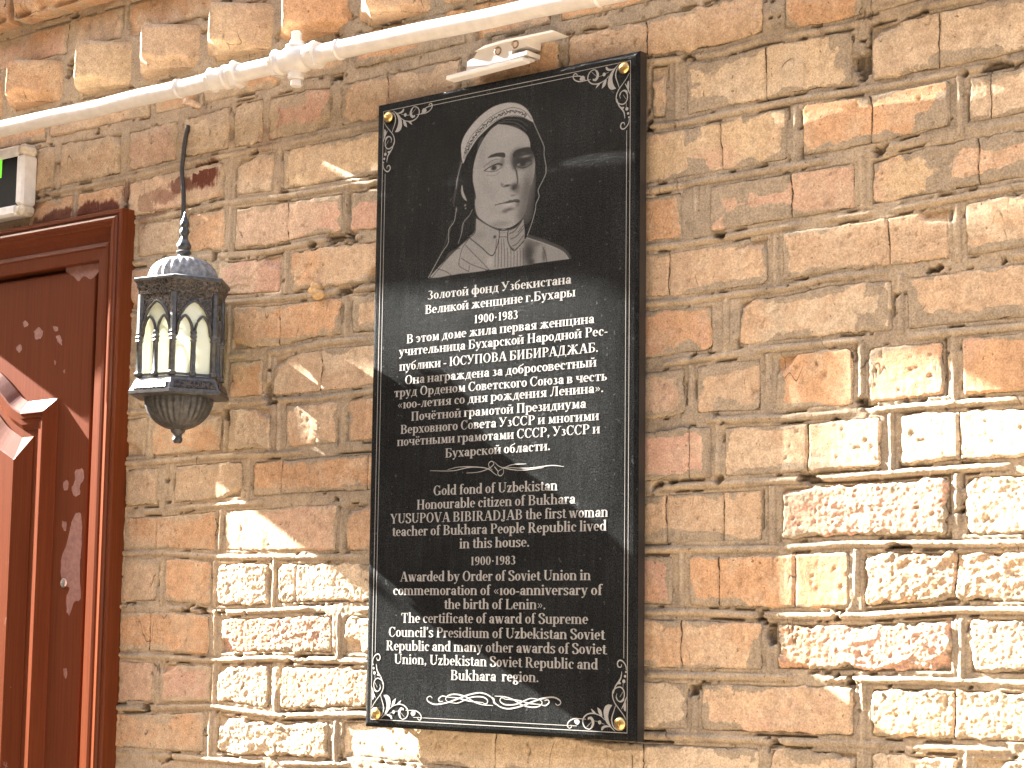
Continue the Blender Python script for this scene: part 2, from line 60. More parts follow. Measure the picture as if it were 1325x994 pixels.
PORT=[('G', [(184.9, 774.6),(178.8, 743.9),(173.9, 723.5),(176.0, 705.8),(171.0, 690.7),(164.5, 675.7),(158.1, 659.0),(145.0, 639.5),(131.8, 620.9)], 0.22, 5),('G', [(300.5, 656.5),(336.0, 643.0),(361.2, 630.8),(370.9, 620.4)], 0.28, 5),('P', [(184.6, 774.6),(188.2, 802.4),(204.5, 821.8),(242.5, 837.6),(280.3, 833.8),(308.4, 813.5),(320.4, 793.6),(328.5, 776.6),(331.4, 752.0),(329.0, 735.5),(320.2, 718.8),(320.3, 709.4),(315.2, 699.5),(309.0, 676.2),(301.4, 659.2),(293.8, 644.4),(245.8, 649.7),(199.1, 673.2),(177.5, 652.0),(131.8, 622.2),(157.7, 662.8),(169.7, 690.7),(172.0, 713.2),(178.3, 743.9)], 0.0, 0.6, 1),('P', [(185.2, 781.3),(183.9, 792.8),(184.3, 801.6),(188.6, 811.1),(196.5, 820.0),(207.5, 829.6),(221.6, 838.1),(237.3, 844.4),(253.0, 847.0),(268.5, 846.6),(284.1, 842.4),(296.5, 834.5),(305.8, 823.1),(310.2, 813.2),(305.1, 815.6),(296.7, 820.2),(284.3, 824.6),(272.0, 826.9),(259.5, 827.2),(248.6, 825.2),(237.7, 820.6),(226.8, 814.1),(214.3, 806.0),(203.4, 795.0),(194.0, 783.8),(187.8, 773.4)], 0.68, 0.5, 1),('L', [(188.4, 780.8),(192.9, 796.5),(202.3, 810.3),(216.4, 820.7),(231.3, 829.7),(248.5, 835.6),(262.5, 838.3),(274.9, 838.5),(287.3, 834.7),(298.1, 827.4),(306.6, 817.5)], 0.15, 0.7, 0.4, 1),('L', [(190.1, 779.3),(201.7, 797.2),(212.7, 808.1),(226.8, 817.9),(242.4, 824.5),(258.0, 827.8),(275.0, 827.7),(290.5, 823.3),(304.4, 815.4)], 0.2, 0.7, 0.4, 1),('L', [(189.8, 789.1),(192.6, 787.8),(191.5, 786.0)], 0.05, 1.1, 0.4, 1),('L', [(191.1, 791.0),(194.2, 790.1),(193.5, 788.4)], 0.05, 1.1, 0.4, 1),('L', [(197.8, 792.6),(195.8, 791.4),(191.4, 794.1)], 0.05, 1.1, 0.4, 1),('L', [(193.7, 796.4),(197.3, 795.0),(196.3, 792.2)], 0.05, 1.1, 0.4, 1),('L', [(195.9, 798.1),(199.0, 797.5),(198.3, 795.3)], 0.05, 1.1, 0.4, 1),('L', [(203.1, 799.8),(201.0, 798.6),(196.6, 801.4)], 0.05, 1.1, 0.4, 1),('L', [(203.4, 802.9),(202.9, 802.4),(199.4, 802.7)], 0.05, 1.1, 0.4, 1),('L', [(204.8, 806.9),(204.9, 803.5),(200.5, 804.1)], 0.05, 1.1, 0.4, 1),('L', [(207.6, 807.3),(207.0, 806.5),(203.8, 807.9)], 0.05, 1.1, 0.4, 1),('L', [(209.4, 810.7),(209.3, 809.6),(205.3, 808.8)], 0.05, 1.1, 0.4, 1),('L', [(210.2, 812.6),(211.7, 809.7),(209.1, 809.9)], 0.05, 1.1, 0.4, 1),('L', [(215.4, 813.6),(214.0, 813.3),(209.9, 814.2)], 0.05, 1.1, 0.4, 1),('L', [(218.1, 815.2),(216.5, 813.7),(212.6, 816.4)], 0.05, 1.1, 0.4, 1),('L', [(220.5, 817.4),(219.3, 816.7),(215.2, 817.7)], 0.05, 1.1, 0.4, 1),('L', [(221.5, 820.4),(222.0, 819.1),(218.3, 817.8)], 0.05, 1.1, 0.4, 1),('L', [(221.4, 822.7),(224.7, 821.2),(222.9, 817.6)], 0.05, 1.1, 0.4, 1),('L', [(223.3, 822.7),(227.6, 822.3),(228.2, 819.6)], 0.05, 1.1, 0.4, 1),('L', [(229.7, 825.6),(230.8, 823.7),(227.4, 822.4)], 0.05, 1.1, 0.4, 1),('L', [(234.9, 824.8),(233.9, 825.0),(230.9, 826.5)], 0.05, 1.1, 0.4, 1),('L', [(233.2, 828.4),(237.0, 826.9),(236.2, 824.1)], 0.05, 1.1, 0.4, 1),('L', [(237.3, 830.5),(240.1, 828.1),(237.8, 825.6)], 0.05, 1.1, 0.4, 1),('L', [(242.5, 831.5),(243.2, 829.6),(239.1, 827.6)], 0.05, 1.1, 0.4, 1),('L', [(242.8, 830.4),(246.4, 828.9),(246.4, 828.0)], 0.05, 1.1, 0.4, 1),('L', [(249.0, 832.3),(249.5, 830.9),(246.1, 830.2)], 0.05, 1.1, 0.4, 1),('L', [(249.0, 832.9),(252.6, 832.4),(252.0, 829.2)], 0.05, 1.1, 0.4, 1),('L', [(256.4, 834.1),(255.7, 830.7),(251.0, 832.1)], 0.05, 1.1, 0.4, 1),('L', [(259.9, 834.5),(258.8, 833.6),(253.9, 833.0)], 0.05, 1.1, 0.4, 1),('L', [(258.3, 835.9),(261.9, 832.4),(260.3, 830.4)], 0.05, 1.1, 0.4, 1),('L', [(262.7, 836.5),(265.0, 833.1),(262.1, 831.3)], 0.05, 1.1, 0.4, 1),('L', [(268.9, 834.4),(268.1, 834.1),(264.5, 834.3)], 0.05, 1.1, 0.4, 1),('L', [(269.6, 835.3),(271.2, 833.7),(268.8, 832.3)], 0.05, 1.1, 0.4, 1),('L', [(275.5, 833.5),(274.3, 834.6),(271.1, 835.0)], 0.05, 1.1, 0.4, 1),('L', [(274.0, 833.7),(277.4, 832.2),(277.5, 831.5)], 0.05, 1.1, 0.4, 1),('L', [(278.2, 834.1),(280.5, 833.0),(278.5, 830.5)], 0.05, 1.1, 0.4, 1),('L', [(285.0, 831.0),(283.6, 831.8),(280.4, 832.9)], 0.05, 1.1, 0.4, 1),('L', [(283.6, 830.9),(286.7, 830.9),(286.6, 828.8)], 0.05, 1.1, 0.4, 1),('L', [(289.5, 830.4),(289.6, 830.1),(286.4, 829.0)], 0.05, 1.1, 0.4, 1),('L', [(291.0, 829.5),(292.4, 826.2),(289.6, 826.5)], 0.05, 1.1, 0.4, 1),('L', [(291.2, 827.4),(295.1, 825.2),(294.9, 823.8)], 0.05, 1.1, 0.4, 1),('L', [(295.4, 827.6),(297.8, 824.5),(294.8, 822.3)], 0.05, 1.1, 0.4, 1),('L', [(250.3, 821.8),(269.0, 819.6),(284.5, 814.1),(298.5, 803.3)], 0.2, 0.7, 0.4, 1),('L', [(256.5, 824.0),(272.0, 822.8),(287.5, 818.6),(299.9, 809.3)], 0.16, 0.7, 0.4, 1),('P', [(248.7, 819.6),(262.8, 816.4),(276.8, 811.5),(290.8, 803.9),(300.1, 795.7),(304.5, 786.5),(305.7, 777.7),(311.2, 767.1),(313.6, 757.0),(313.0, 744.6),(310.9, 734.0),(306.4, 724.8),(303.6, 714.2),(301.5, 702.3),(298.6, 691.7),(292.6, 683.9),(283.6, 677.7),(271.3, 673.6),(255.9, 674.2),(240.3, 679.1),(224.4, 688.5),(214.8, 697.1),(210.9, 708.7),(210.4, 718.8),(211.9, 723.5),(208.5, 736.5),(205.9, 746.8),(205.7, 759.3),(207.8, 771.6),(213.1, 785.8),(220.8, 798.8),(228.5, 807.6),(237.8, 815.0)], 0.6, 0.5, 1),('B', (221.1, 782.5), 9.2, 24.5, 0.5, 0.45, 0),('B', (263.0, 803.7), 24.4, 11.0, 0.68, 0.5, 0),('B', (302.8, 716.7), 12.2, 31.9, 0.24, 0.85, 0),('B', (295.6, 688.4), 13.7, 14.7, 0.25, 0.75, 0),('B', (308.5, 739.2), 6.1, 19.6, 0.42, 0.6, 0),('B', (252.7, 680.1), 19.8, 4.9, 0.4, 0.6, 0),('B', (295.2, 712.8), 10.7, 18.4, 0.32, 0.6, 0),('B', (239.0, 748.6), 9.2, 7.4, 0.66, 0.5, 0),('B', (214.4, 715.8), 6.1, 19.6, 0.5, 0.4, 0),('B', (239.4, 725.0), 9.2, 11.0, 0.5, 0.35, 0),('B', (291.4, 765.0), 18.3, 11.6, 0.05, 0.97, 0),('B', (292.2, 764.3), 16.8, 9.8, 0.05, 0.9, 0),('B', (285.1, 773.3), 10.7, 7.4, 0.08, 0.9, 0),('B', (279.2, 759.4), 3.8, 7.4, 0.1, 0.8, 0),('B', (305.0, 770.4), 9.2, 7.4, 0.06, 0.9, 0),('B', (297.5, 768.1), 9.5, 2.0, 0.46, 0.95, 0),('B', (285.4, 758.3), 4.0, 1.8, 0.46, 0.85, 0),('B', (300.7, 757.8), 4.6, 1.5, 0.34, 0.8, 0),('B', (294.4, 770.7), 9.2, 1.0, 0.12, 0.5, 0),('B', (292.7, 758.7), 4.1, 3.2, 0.0, 1, 0),('L', [(281.1, 758.5),(288.4, 762.8),(299.0, 763.3),(308.2, 759.6)], 0.04, 1.1, 0.4, 1),('L', [(281.1, 757.6),(288.5, 753.4),(299.2, 752.9),(308.3, 757.1)], 0.06, 1, 0.4, 1),('P', [(275.1, 773.5),(280.4, 778.3),(294.2, 780.3),(305.7, 778.7),(306.3, 770.3),(294.3, 774.7),(283.6, 772.9),(277.5, 768.2)], 0.05, 0.7, 1),('P', [(231.0, 775.0),(236.9, 778.3),(247.9, 779.6),(260.7, 778.0),(261.4, 771.4),(249.5, 774.4),(238.6, 774.7)], 0.08, 0.6, 1),('B', (257.5, 766.1), 4.3, 7.4, 0.25, 0.6, 0),('B', (241.8, 766.4), 16.8, 3.7, 0.42, 0.5, 0),('B', (254.4, 762.8), 4.6, 3.7, 0.3, 0.6, 0),('L', [(225.5, 757.9),(234.1, 761.3),(243.5, 764.1),(252.0, 764.4),(257.5, 761.8)], 0.06, 1.1, 0.4, 1),('L', [(224.6, 763.2),(230.9, 766.7),(240.2, 770.4),(251.1, 770.7)], 0.3, 0.8, 0.4, 1),('B', (242.7, 759.5), 4.6, 3.2, 0.04, 0.95, 0),('L', [(227.9, 757.2),(235.8, 755.5),(243.6, 754.6),(251.4, 756.4),(256.0, 758.9)], 0.15, 0.8, 0.4, 1),('L', [(231.1, 751.1),(243.7, 748.8),(253.0, 752.5)], 0.42, 1.2, 0.8, 0.6),('B', (233.8, 758.7), 1.8, 0.9, 0.66, 0.7, 0),('B', (250.4, 758.9), 1.8, 0.9, 0.6, 0.7, 0),('B', (242.7, 759.7), 4.0, 2.9, 0.02, 1, 0),('B', (242.7, 759.7), 2.7, 2.2, 0.02, 1, 0),('L', [(226.0, 758.1),(234.1, 761.3),(243.5, 763.7),(252.0, 763.6),(257.2, 760.9)], 0.04, 1.2, 0.4, 1),('L', [(281.7, 750.2),(283.3, 742.6),(284.2, 733.9),(281.2, 729.3),(276.7, 726.3)], 0.12, 2.2, 1.2, 1),('L', [(276.0, 768.2),(277.7, 759.3),(281.7, 748.9)], 0.15, 1.6, 1, 1),('B', (279.7, 728.3), 7.6, 5.9, 0.06, 0.95, 0),('B', (266.5, 731.9), 6.1, 1.6, 0.04, 0.95, 0),('B', (258.0, 734.3), 2.7, 2.0, 0.3, 0.6, 0),('L', [(255.6, 737.7),(257.2, 732.5),(261.9, 730.4)], 0.25, 0.8, 0.4, 1),('B', (271.9, 736.7), 6.1, 3.7, 0.62, 0.5, 0),('B', (268.5, 754.4), 3.7, 14.7, 0.66, 0.5, 0),('L', [(253.4, 731.2),(246.5, 725.3),(241.9, 718.5),(240.9, 714.9)], 0.5, 1.6, 1, 0.4),('B', (228.3, 736.3), 9.2, 14.7, 0.52, 0.5, 0),('B', (284.4, 721.6), 4.6, 4.9, 0.3, 0.6, 0),('B', (273.7, 720.5), 2.4, 3.7, 0.55, 0.6, 0),('B', (276.8, 717.0), 4.6, 1.7, 0.25, 0.6, 0),('P', [(255.3, 708.6),(264.6, 709.9),(272.3, 711.6),(275.4, 710.7),(279.2, 711.5),(286.1, 710.6),(288.3, 707.4),(284.6, 706.1),(276.9, 708.3),(266.2, 708.2)], 0.13, 0.8, 0.8),('L', [(245.7, 707.8),(255.3, 708.6),(266.2, 708.5),(276.9, 708.3),(286.9, 707.1)], 0.03, 0.9, 0.4, 1),('B', (286.1, 707.6), 2.4, 1.7, 0.08, 0.8, 0),('B', (246.8, 707.7), 2.1, 1.0, 0.25, 0.6, 0),('B', (267.0, 705.4), 9.2, 1.8, 0.7, 0.9, 0),('B', (284.7, 703.2), 4.0, 3.2, 0.25, 0.6, 0),('B', (270.9, 698.8), 9.2, 2.5, 0.22, 0.75, 0),('B', (262.5, 696.8), 6.1, 2.5, 0.15, 0.5, 0),('B', (269.6, 686.7), 9.2, 3.7, 0.6, 0.4, 0),('B', (243.0, 702.3), 10.7, 7.4, 0.52, 0.4, 0),('B', (285.7, 733.7), 7.6, 11.0, 0.46, 0.35, 0),('P', [(186.0, 743.2),(185.1, 734.5),(188.5, 725.3),(195.6, 719.8),(192.8, 726.0),(188.9, 734.0),(187.3, 741.8)], 0.62, 0.4, 1),('B', (192.7, 714.1), 1.5, 1.5, 0.7, 0.9, 0),('B', (193.6, 709.7), 1.5, 1.1, 0.6, 0.9, 0),('B', (177.0, 710.5), 1.5, 3.7, 0.5, 0.8, 0),('L', [(200.5, 698.8),(191.1, 691.2),(188.1, 679.1),(185.9, 671.9)], 0.5, 0.8, 0.4, 1),('P', [(295.6, 654.7),(300.5, 655.7),(322.3, 647.7),(345.7, 638.7),(363.2, 629.0),(371.9, 620.0),(322.7, 619.3),(295.7, 619.5)], 0.5, 0.6, 1),('P', [(201.1, 667.9),(222.0, 652.6),(240.6, 638.5),(236.9, 620.2),(185.4, 619.7),(133.8, 619.0),(143.1, 630.3),(163.9, 644.4),(184.6, 657.6)], 0.55, 0.5, 1),('P', [(253.4, 673.1),(268.4, 671.3),(267.8, 660.2),(270.7, 650.3),(279.9, 641.4),(296.6, 650.6),(296.1, 619.8),(235.9, 619.9),(240.6, 638.5),(249.0, 648.0),(253.6, 663.5)], 0.55, 0.5, 1),('P', [(211.9, 695.0),(225.5, 686.9),(242.0, 677.7),(253.8, 672.7),(253.6, 663.5),(249.0, 648.0),(240.6, 638.5),(222.0, 652.6),(201.1, 667.9),(210.3, 674.9)], 0.55, 0.5, 1),('P', [(269.6, 670.4),(282.4, 672.1),(294.8, 682.5),(297.4, 664.7),(297.0, 652.9),(279.9, 641.4),(271.1, 650.3),(267.8, 660.2)], 0.5, 0.5, 1),('B', (304.8, 635.4), 11.0, 17.6, 0.08, 0.9, 0),('B', (330.3, 629.5), 3.6, 11.2, 0.2, 0.7, 0),('B', (316.4, 646.8), 12.0, 4.8, 0.25, 0.6, 0),('B', (314.7, 626.5), 5.0, 8.0, 0.5, 0.5, 0),('B', (308.9, 622.4), 6.0, 4.8, 0.08, 0.8, 0),('B', (238.7, 631.5), 8.0, 9.6, 0.72, 0.6, 0),('B', (217.6, 669.2), 12.0, 6.4, 0.42, 0.5, 0),('B', (174.5, 643.3), 13.9, 9.6, 0.6, 0.5, 0),('L', [(211.9, 695.0),(225.5, 686.4),(242.0, 677.3),(254.3, 672.2),(268.8, 671.0),(282.4, 673.2),(293.8, 682.6)], 0.08, 1.3, 0.4, 1),('L', [(253.8, 672.2),(253.6, 662.7),(249.0, 648.0),(240.6, 638.5),(222.0, 652.6),(201.1, 667.9)], 0.08, 1.3, 0.4, 1),('L', [(268.8, 670.5),(267.8, 660.2),(271.1, 650.0),(279.9, 641.4),(296.6, 653.0)], 0.08, 1.3, 0.4, 1),('L', [(254.4, 662.9),(267.5, 661.4)], 0.2, 0.8, 0.4, 1),('L', [(254.3, 669.0),(267.6, 667.4)], 0.35, 0.6, 0.4, 1),('L', [(292.2, 679.6),(280.5, 668.3),(271.5, 665.4)], 0.2, 1.1, 0.7, 1),('L', [(295.4, 669.7),(282.6, 660.1),(273.6, 658.0)], 0.2, 1.1, 0.7, 1),('L', [(295.5, 660.2),(284.7, 650.3),(276.8, 648.1)], 0.2, 1.1, 0.7, 1),('L', [(295.9, 674.4),(286.5, 666.0)], 0.2, 1.1, 0.7, 1),('L', [(249.1, 660.5),(247.1, 638.6),(247.0, 622.6)], 0.22, 0.9, 0.5, 1),('L', [(253.3, 660.0),(252.6, 638.0),(252.5, 622.0)], 0.22, 0.9, 0.5, 1),('L', [(257.4, 659.5),(258.1, 637.4),(257.9, 621.5)], 0.22, 0.9, 0.5, 1),('L', [(261.4, 659.0),(263.5, 636.8),(263.4, 620.9)], 0.22, 0.9, 0.5, 1),('L', [(268.0, 645.9),(269.0, 636.2),(268.8, 620.3)], 0.22, 0.9, 0.5, 1),('L', [(273.4, 645.3),(274.4, 635.6),(274.2, 619.7)], 0.22, 0.9, 0.5, 1),('L', [(278.8, 644.6),(279.8, 635.0),(279.6, 619.2)], 0.22, 0.9, 0.5, 1),('L', [(284.2, 644.0),(285.2, 634.4),(285.0, 618.6)], 0.22, 0.9, 0.5, 1),('L', [(289.6, 643.4),(290.5, 633.8),(290.4, 618.0)], 0.22, 0.9, 0.5, 1),('L', [(295.0, 642.8),(295.9, 633.3),(295.7, 617.5)], 0.22, 0.9, 0.5, 1),('L', [(200.1, 666.1),(188.9, 654.7),(183.0, 634.2),(187.3, 628.1),(201.0, 621.0)], 0.18, 0.9, 0.4, 1),('L', [(201.0, 621.0),(202.3, 629.8)], 0.18, 0.9, 0.4, 1),('L', [(194.0, 659.0),(205.6, 648.0),(220.3, 635.1),(235.9, 620.6)], 0.18, 0.9, 0.4, 1),('L', [(187.1, 641.1),(206.0, 630.2),(232.8, 620.1)], 0.18, 0.9, 0.4, 1),('L', [(184.7, 655.2),(170.1, 651.9),(157.7, 641.8)], 0.18, 0.9, 0.4, 1),('L', [(143.1, 631.1),(160.1, 625.2),(169.8, 619.0)], 0.18, 0.9, 0.4, 1),('L', [(201.5, 667.9),(182.6, 657.0),(161.9, 643.0),(134.8, 619.7)], 0.18, 0.9, 0.4, 1),('L', [(328.2, 640.7),(333.2, 629.2),(335.3, 620.3)], 0.15, 1, 0.6, 1),('B', (245.9, 663.9), 2.6, 2.0, 0.05, 1, 0),('L', [(212.2, 694.2),(211.3, 674.8),(201.1, 667.9)], 0.1, 1.2, 0.4, 1),('L', [(177.2, 711.5),(173.4, 694.0),(164.2, 683.6),(163.5, 665.7),(153.2, 653.8),(140.8, 637.1),(128.4, 620.3)], 0.6, 0.9, 0.3, 1),('L', [(205.5, 706.3),(200.5, 698.8),(189.2, 688.8),(186.4, 674.5),(181.4, 662.0)], 0.5, 0.8, 0.4, 1),('L', [(309.7, 813.9),(314.4, 804.6),(319.9, 794.0),(328.4, 776.9),(328.5, 767.1),(331.7, 752.0),(332.5, 747.1)], 0.62, 0.8, 0.3, 1),('L', [(332.5, 746.8),(331.9, 739.6),(326.7, 730.6),(320.8, 721.7),(319.4, 717.0),(321.0, 709.5),(315.9, 700.5),(315.2, 693.3),(309.4, 675.8),(302.1, 659.7)], 0.62, 0.8, 0.3, 1),('L', [(185.4, 775.0),(180.0, 760.6),(176.7, 748.4)], 0.6, 0.8, 0.3, 1),('L', [(177.1, 748.2),(175.9, 739.5)], 0.55, 0.8, 0.3, 1),('L', [(300.5, 656.5),(336.0, 643.0),(361.2, 630.8),(370.9, 620.4)], 0.6, 1, 0.3, 1)]
PBOT=[(133.8, 618.6),(371.9, 620.0)]
FLAKES=[[(-0.7018,0.7221),(-0.6833,0.7275),(-0.6125,0.7269),(-0.6134,0.7121),(-0.6353,0.7003),(-0.6541,0.7062),(-0.666,0.6981),(-0.679,0.7088),(-0.6919,0.7142)],[(-0.7782,0.624),(-0.7657,0.6308),(-0.7536,0.622),(-0.7568,0.6128),(-0.7708,0.6099)],[(-0.8234,0.6009),(-0.8146,0.606),(-0.8076,0.5996),(-0.8124,0.5926),(-0.8203,0.594)],[(-0.8087,0.6431),(-0.8003,0.6445),(-0.7933,0.6377),(-0.8035,0.6344)],[(-0.7274,0.6291),(-0.7145,0.6264),(-0.7153,0.6191),(-0.7237,0.6215)],[(-0.7186,0.6109),(-0.7099,0.6122),(-0.703,0.6027),(-0.7026,0.5962),(-0.713,0.6023)],[(-0.7204,0.5709),(-0.7146,0.568),(-0.718,0.5634)],[(-0.6984,0.5515),(-0.6911,0.5534),(-0.6919,0.547)],[(-0.6552,0.3846),(-0.6356,0.3861),(-0.632,0.3683),(-0.6415,0.3577),(-0.6392,0.3466),(-0.6526,0.3426),(-0.6619,0.3556),(-0.6542,0.3691)],[(-0.6834,0.3674),(-0.6732,0.3698),(-0.6706,0.3559),(-0.6807,0.3523)],[(-0.6819,0.3026),(-0.6714,0.3007),(-0.6722,0.287),(-0.6812,0.2916)],[(-0.6482,0.3139),(-0.6354,0.3136),(-0.6309,0.2807),(-0.6314,0.248),(-0.6334,0.2263),(-0.6288,0.1774),(-0.6436,0.172),(-0.6543,0.1513),(-0.6613,0.1556),(-0.6644,0.1774),(-0.6578,0.1937),(-0.6754,0.202),(-0.682,0.2376),(-0.6705,0.2595),(-0.6633,0.2813),(-0.6585,0.3004)],[(-0.664,0.0635),(-0.6556,0.0648),(-0.6554,0.0486),(-0.6616,0.0517)]]
LOCK=(-0.6711, 0.2019)

# ------------------------------------------------------------------ helpers
RNG = np.random.RandomState(7)
TAB = RNG.rand(512, 512)

def vn(x, y, s=0):
    x = np.asarray(x, float) + s * 37.31; y = np.asarray(y, float) + s * 71.7
    xi = np.floor(x).astype(int); yi = np.floor(y).astype(int)
    fx = x - xi; fy = y - yi
    fx = fx * fx * (3 - 2 * fx); fy = fy * fy * (3 - 2 * fy)
    a = TAB[xi & 511, yi & 511]; b = TAB[(xi + 1) & 511, yi & 511]
    c = TAB[xi & 511, (yi + 1) & 511]; d = TAB[(xi + 1) & 511, (yi + 1) & 511]
    return (a * (1 - fx) + b * fx) * (1 - fy) + (c * (1 - fx) + d * fx) * fy

def fbm(x, y, s=0, o=4, g=0.5):
    t = 0; a = 1.0; n = 0
    for i in range(o):
        t = t + a * vn(x * 2 ** i, y * 2 ** i, s + i * 3.3); n += a; a *= g
    return t / n            # 0..1

def chips(x, y, s=0, tilt=1.0):
    """broken-stone facets: every cell is a small tilted plane"""
    xi = np.floor(x).astype(int); yi = np.floor(y).astype(int); k = int(s * 13) & 511
    best = np.full(x.shape, 9.0); out = np.zeros(x.shape)
    for dx in (-1, 0, 1):
        for dy in (-1, 0, 1):
            cx = xi + dx; cy = yi + dy
            a = TAB[(cx + k) & 511, cy & 511]; b = TAB[(cy + k + 91) & 511, (cx + 17) & 511]; c = TAB[(cx + 201) & 511, (cy + k) & 511]; e = TAB[(cy + 77) & 511, (cx + k + 5) & 511]
            px = cx + a; py = cy + b; d = (x - px) ** 2 + (y - py) ** 2
            m = d < best; best = np.where(m, d, best)
            out = np.where(m, c - .5 + tilt * ((a - .5) * (y - py) * 1.6 + (e - .5) * (x - px) * 1.6), out)
    return out            # about -.5 .. .5

def ss(x, a=0.0, b=1.0):
    t = np.clip((x - a) / (b - a), 0, 1)
    return t * t * (3 - 2 * t)

def empty(name, loc, label=None, cat=None, group=None):
    o = bpy.data.objects.new(name, None)
    COL.objects.link(o); o.location = loc; o.empty_display_size = 0.02
    if label: o["label"] = label
    if cat: o["category"] = cat
    if group: o["group"] = group
    return o

def link(name, me, mat, parent=None, smooth=False):
    if mat is not None: me.materials.append(mat)
    if smooth: me.shade_smooth()
    o = bpy.data.objects.new(name, me)
    COL.objects.link(o)
    if parent is not None:
        o.parent = parent
        pw = parent.location.copy(); q = parent.parent
        while q is not None: pw += q.location; q = q.parent
        o.location = -pw            # meshes are written in world coordinates
    return o

def mesh_np(name, V, F, mat, parent=None, cols=None, smooth=True, attr="col", extra=None):
    V = np.asarray(V, np.float32); F = np.asarray(F, np.int32)
    me = bpy.data.meshes.new(name)
    me.vertices.add(len(V)); me.vertices.foreach_set("co", V.ravel())
    n = F.shape[1]
    me.loops.add(F.size); me.loops.foreach_set("vertex_index", F.ravel())
    me.polygons.add(len(F)); me.polygons.foreach_set("loop_start", np.arange(0, F.size, n, dtype=np.int32))
    me.update(calc_edges=True); me.validate()
    if cols is not None:
        at = me.color_attributes.new(attr, 'FLOAT_COLOR', 'POINT')
        c4 = np.ones((len(V), 4), np.float32); c4[:, :3] = cols
        at.data.foreach_set("color", c4.ravel())
    for k_, v_ in (extra or {}).items():
        e_ = me.attributes.new(k_, 'FLOAT', 'POINT'); e_.data.foreach_set("value", np.asarray(v_, np.float32).ravel())
    return link(name, me, mat, parent, smooth)

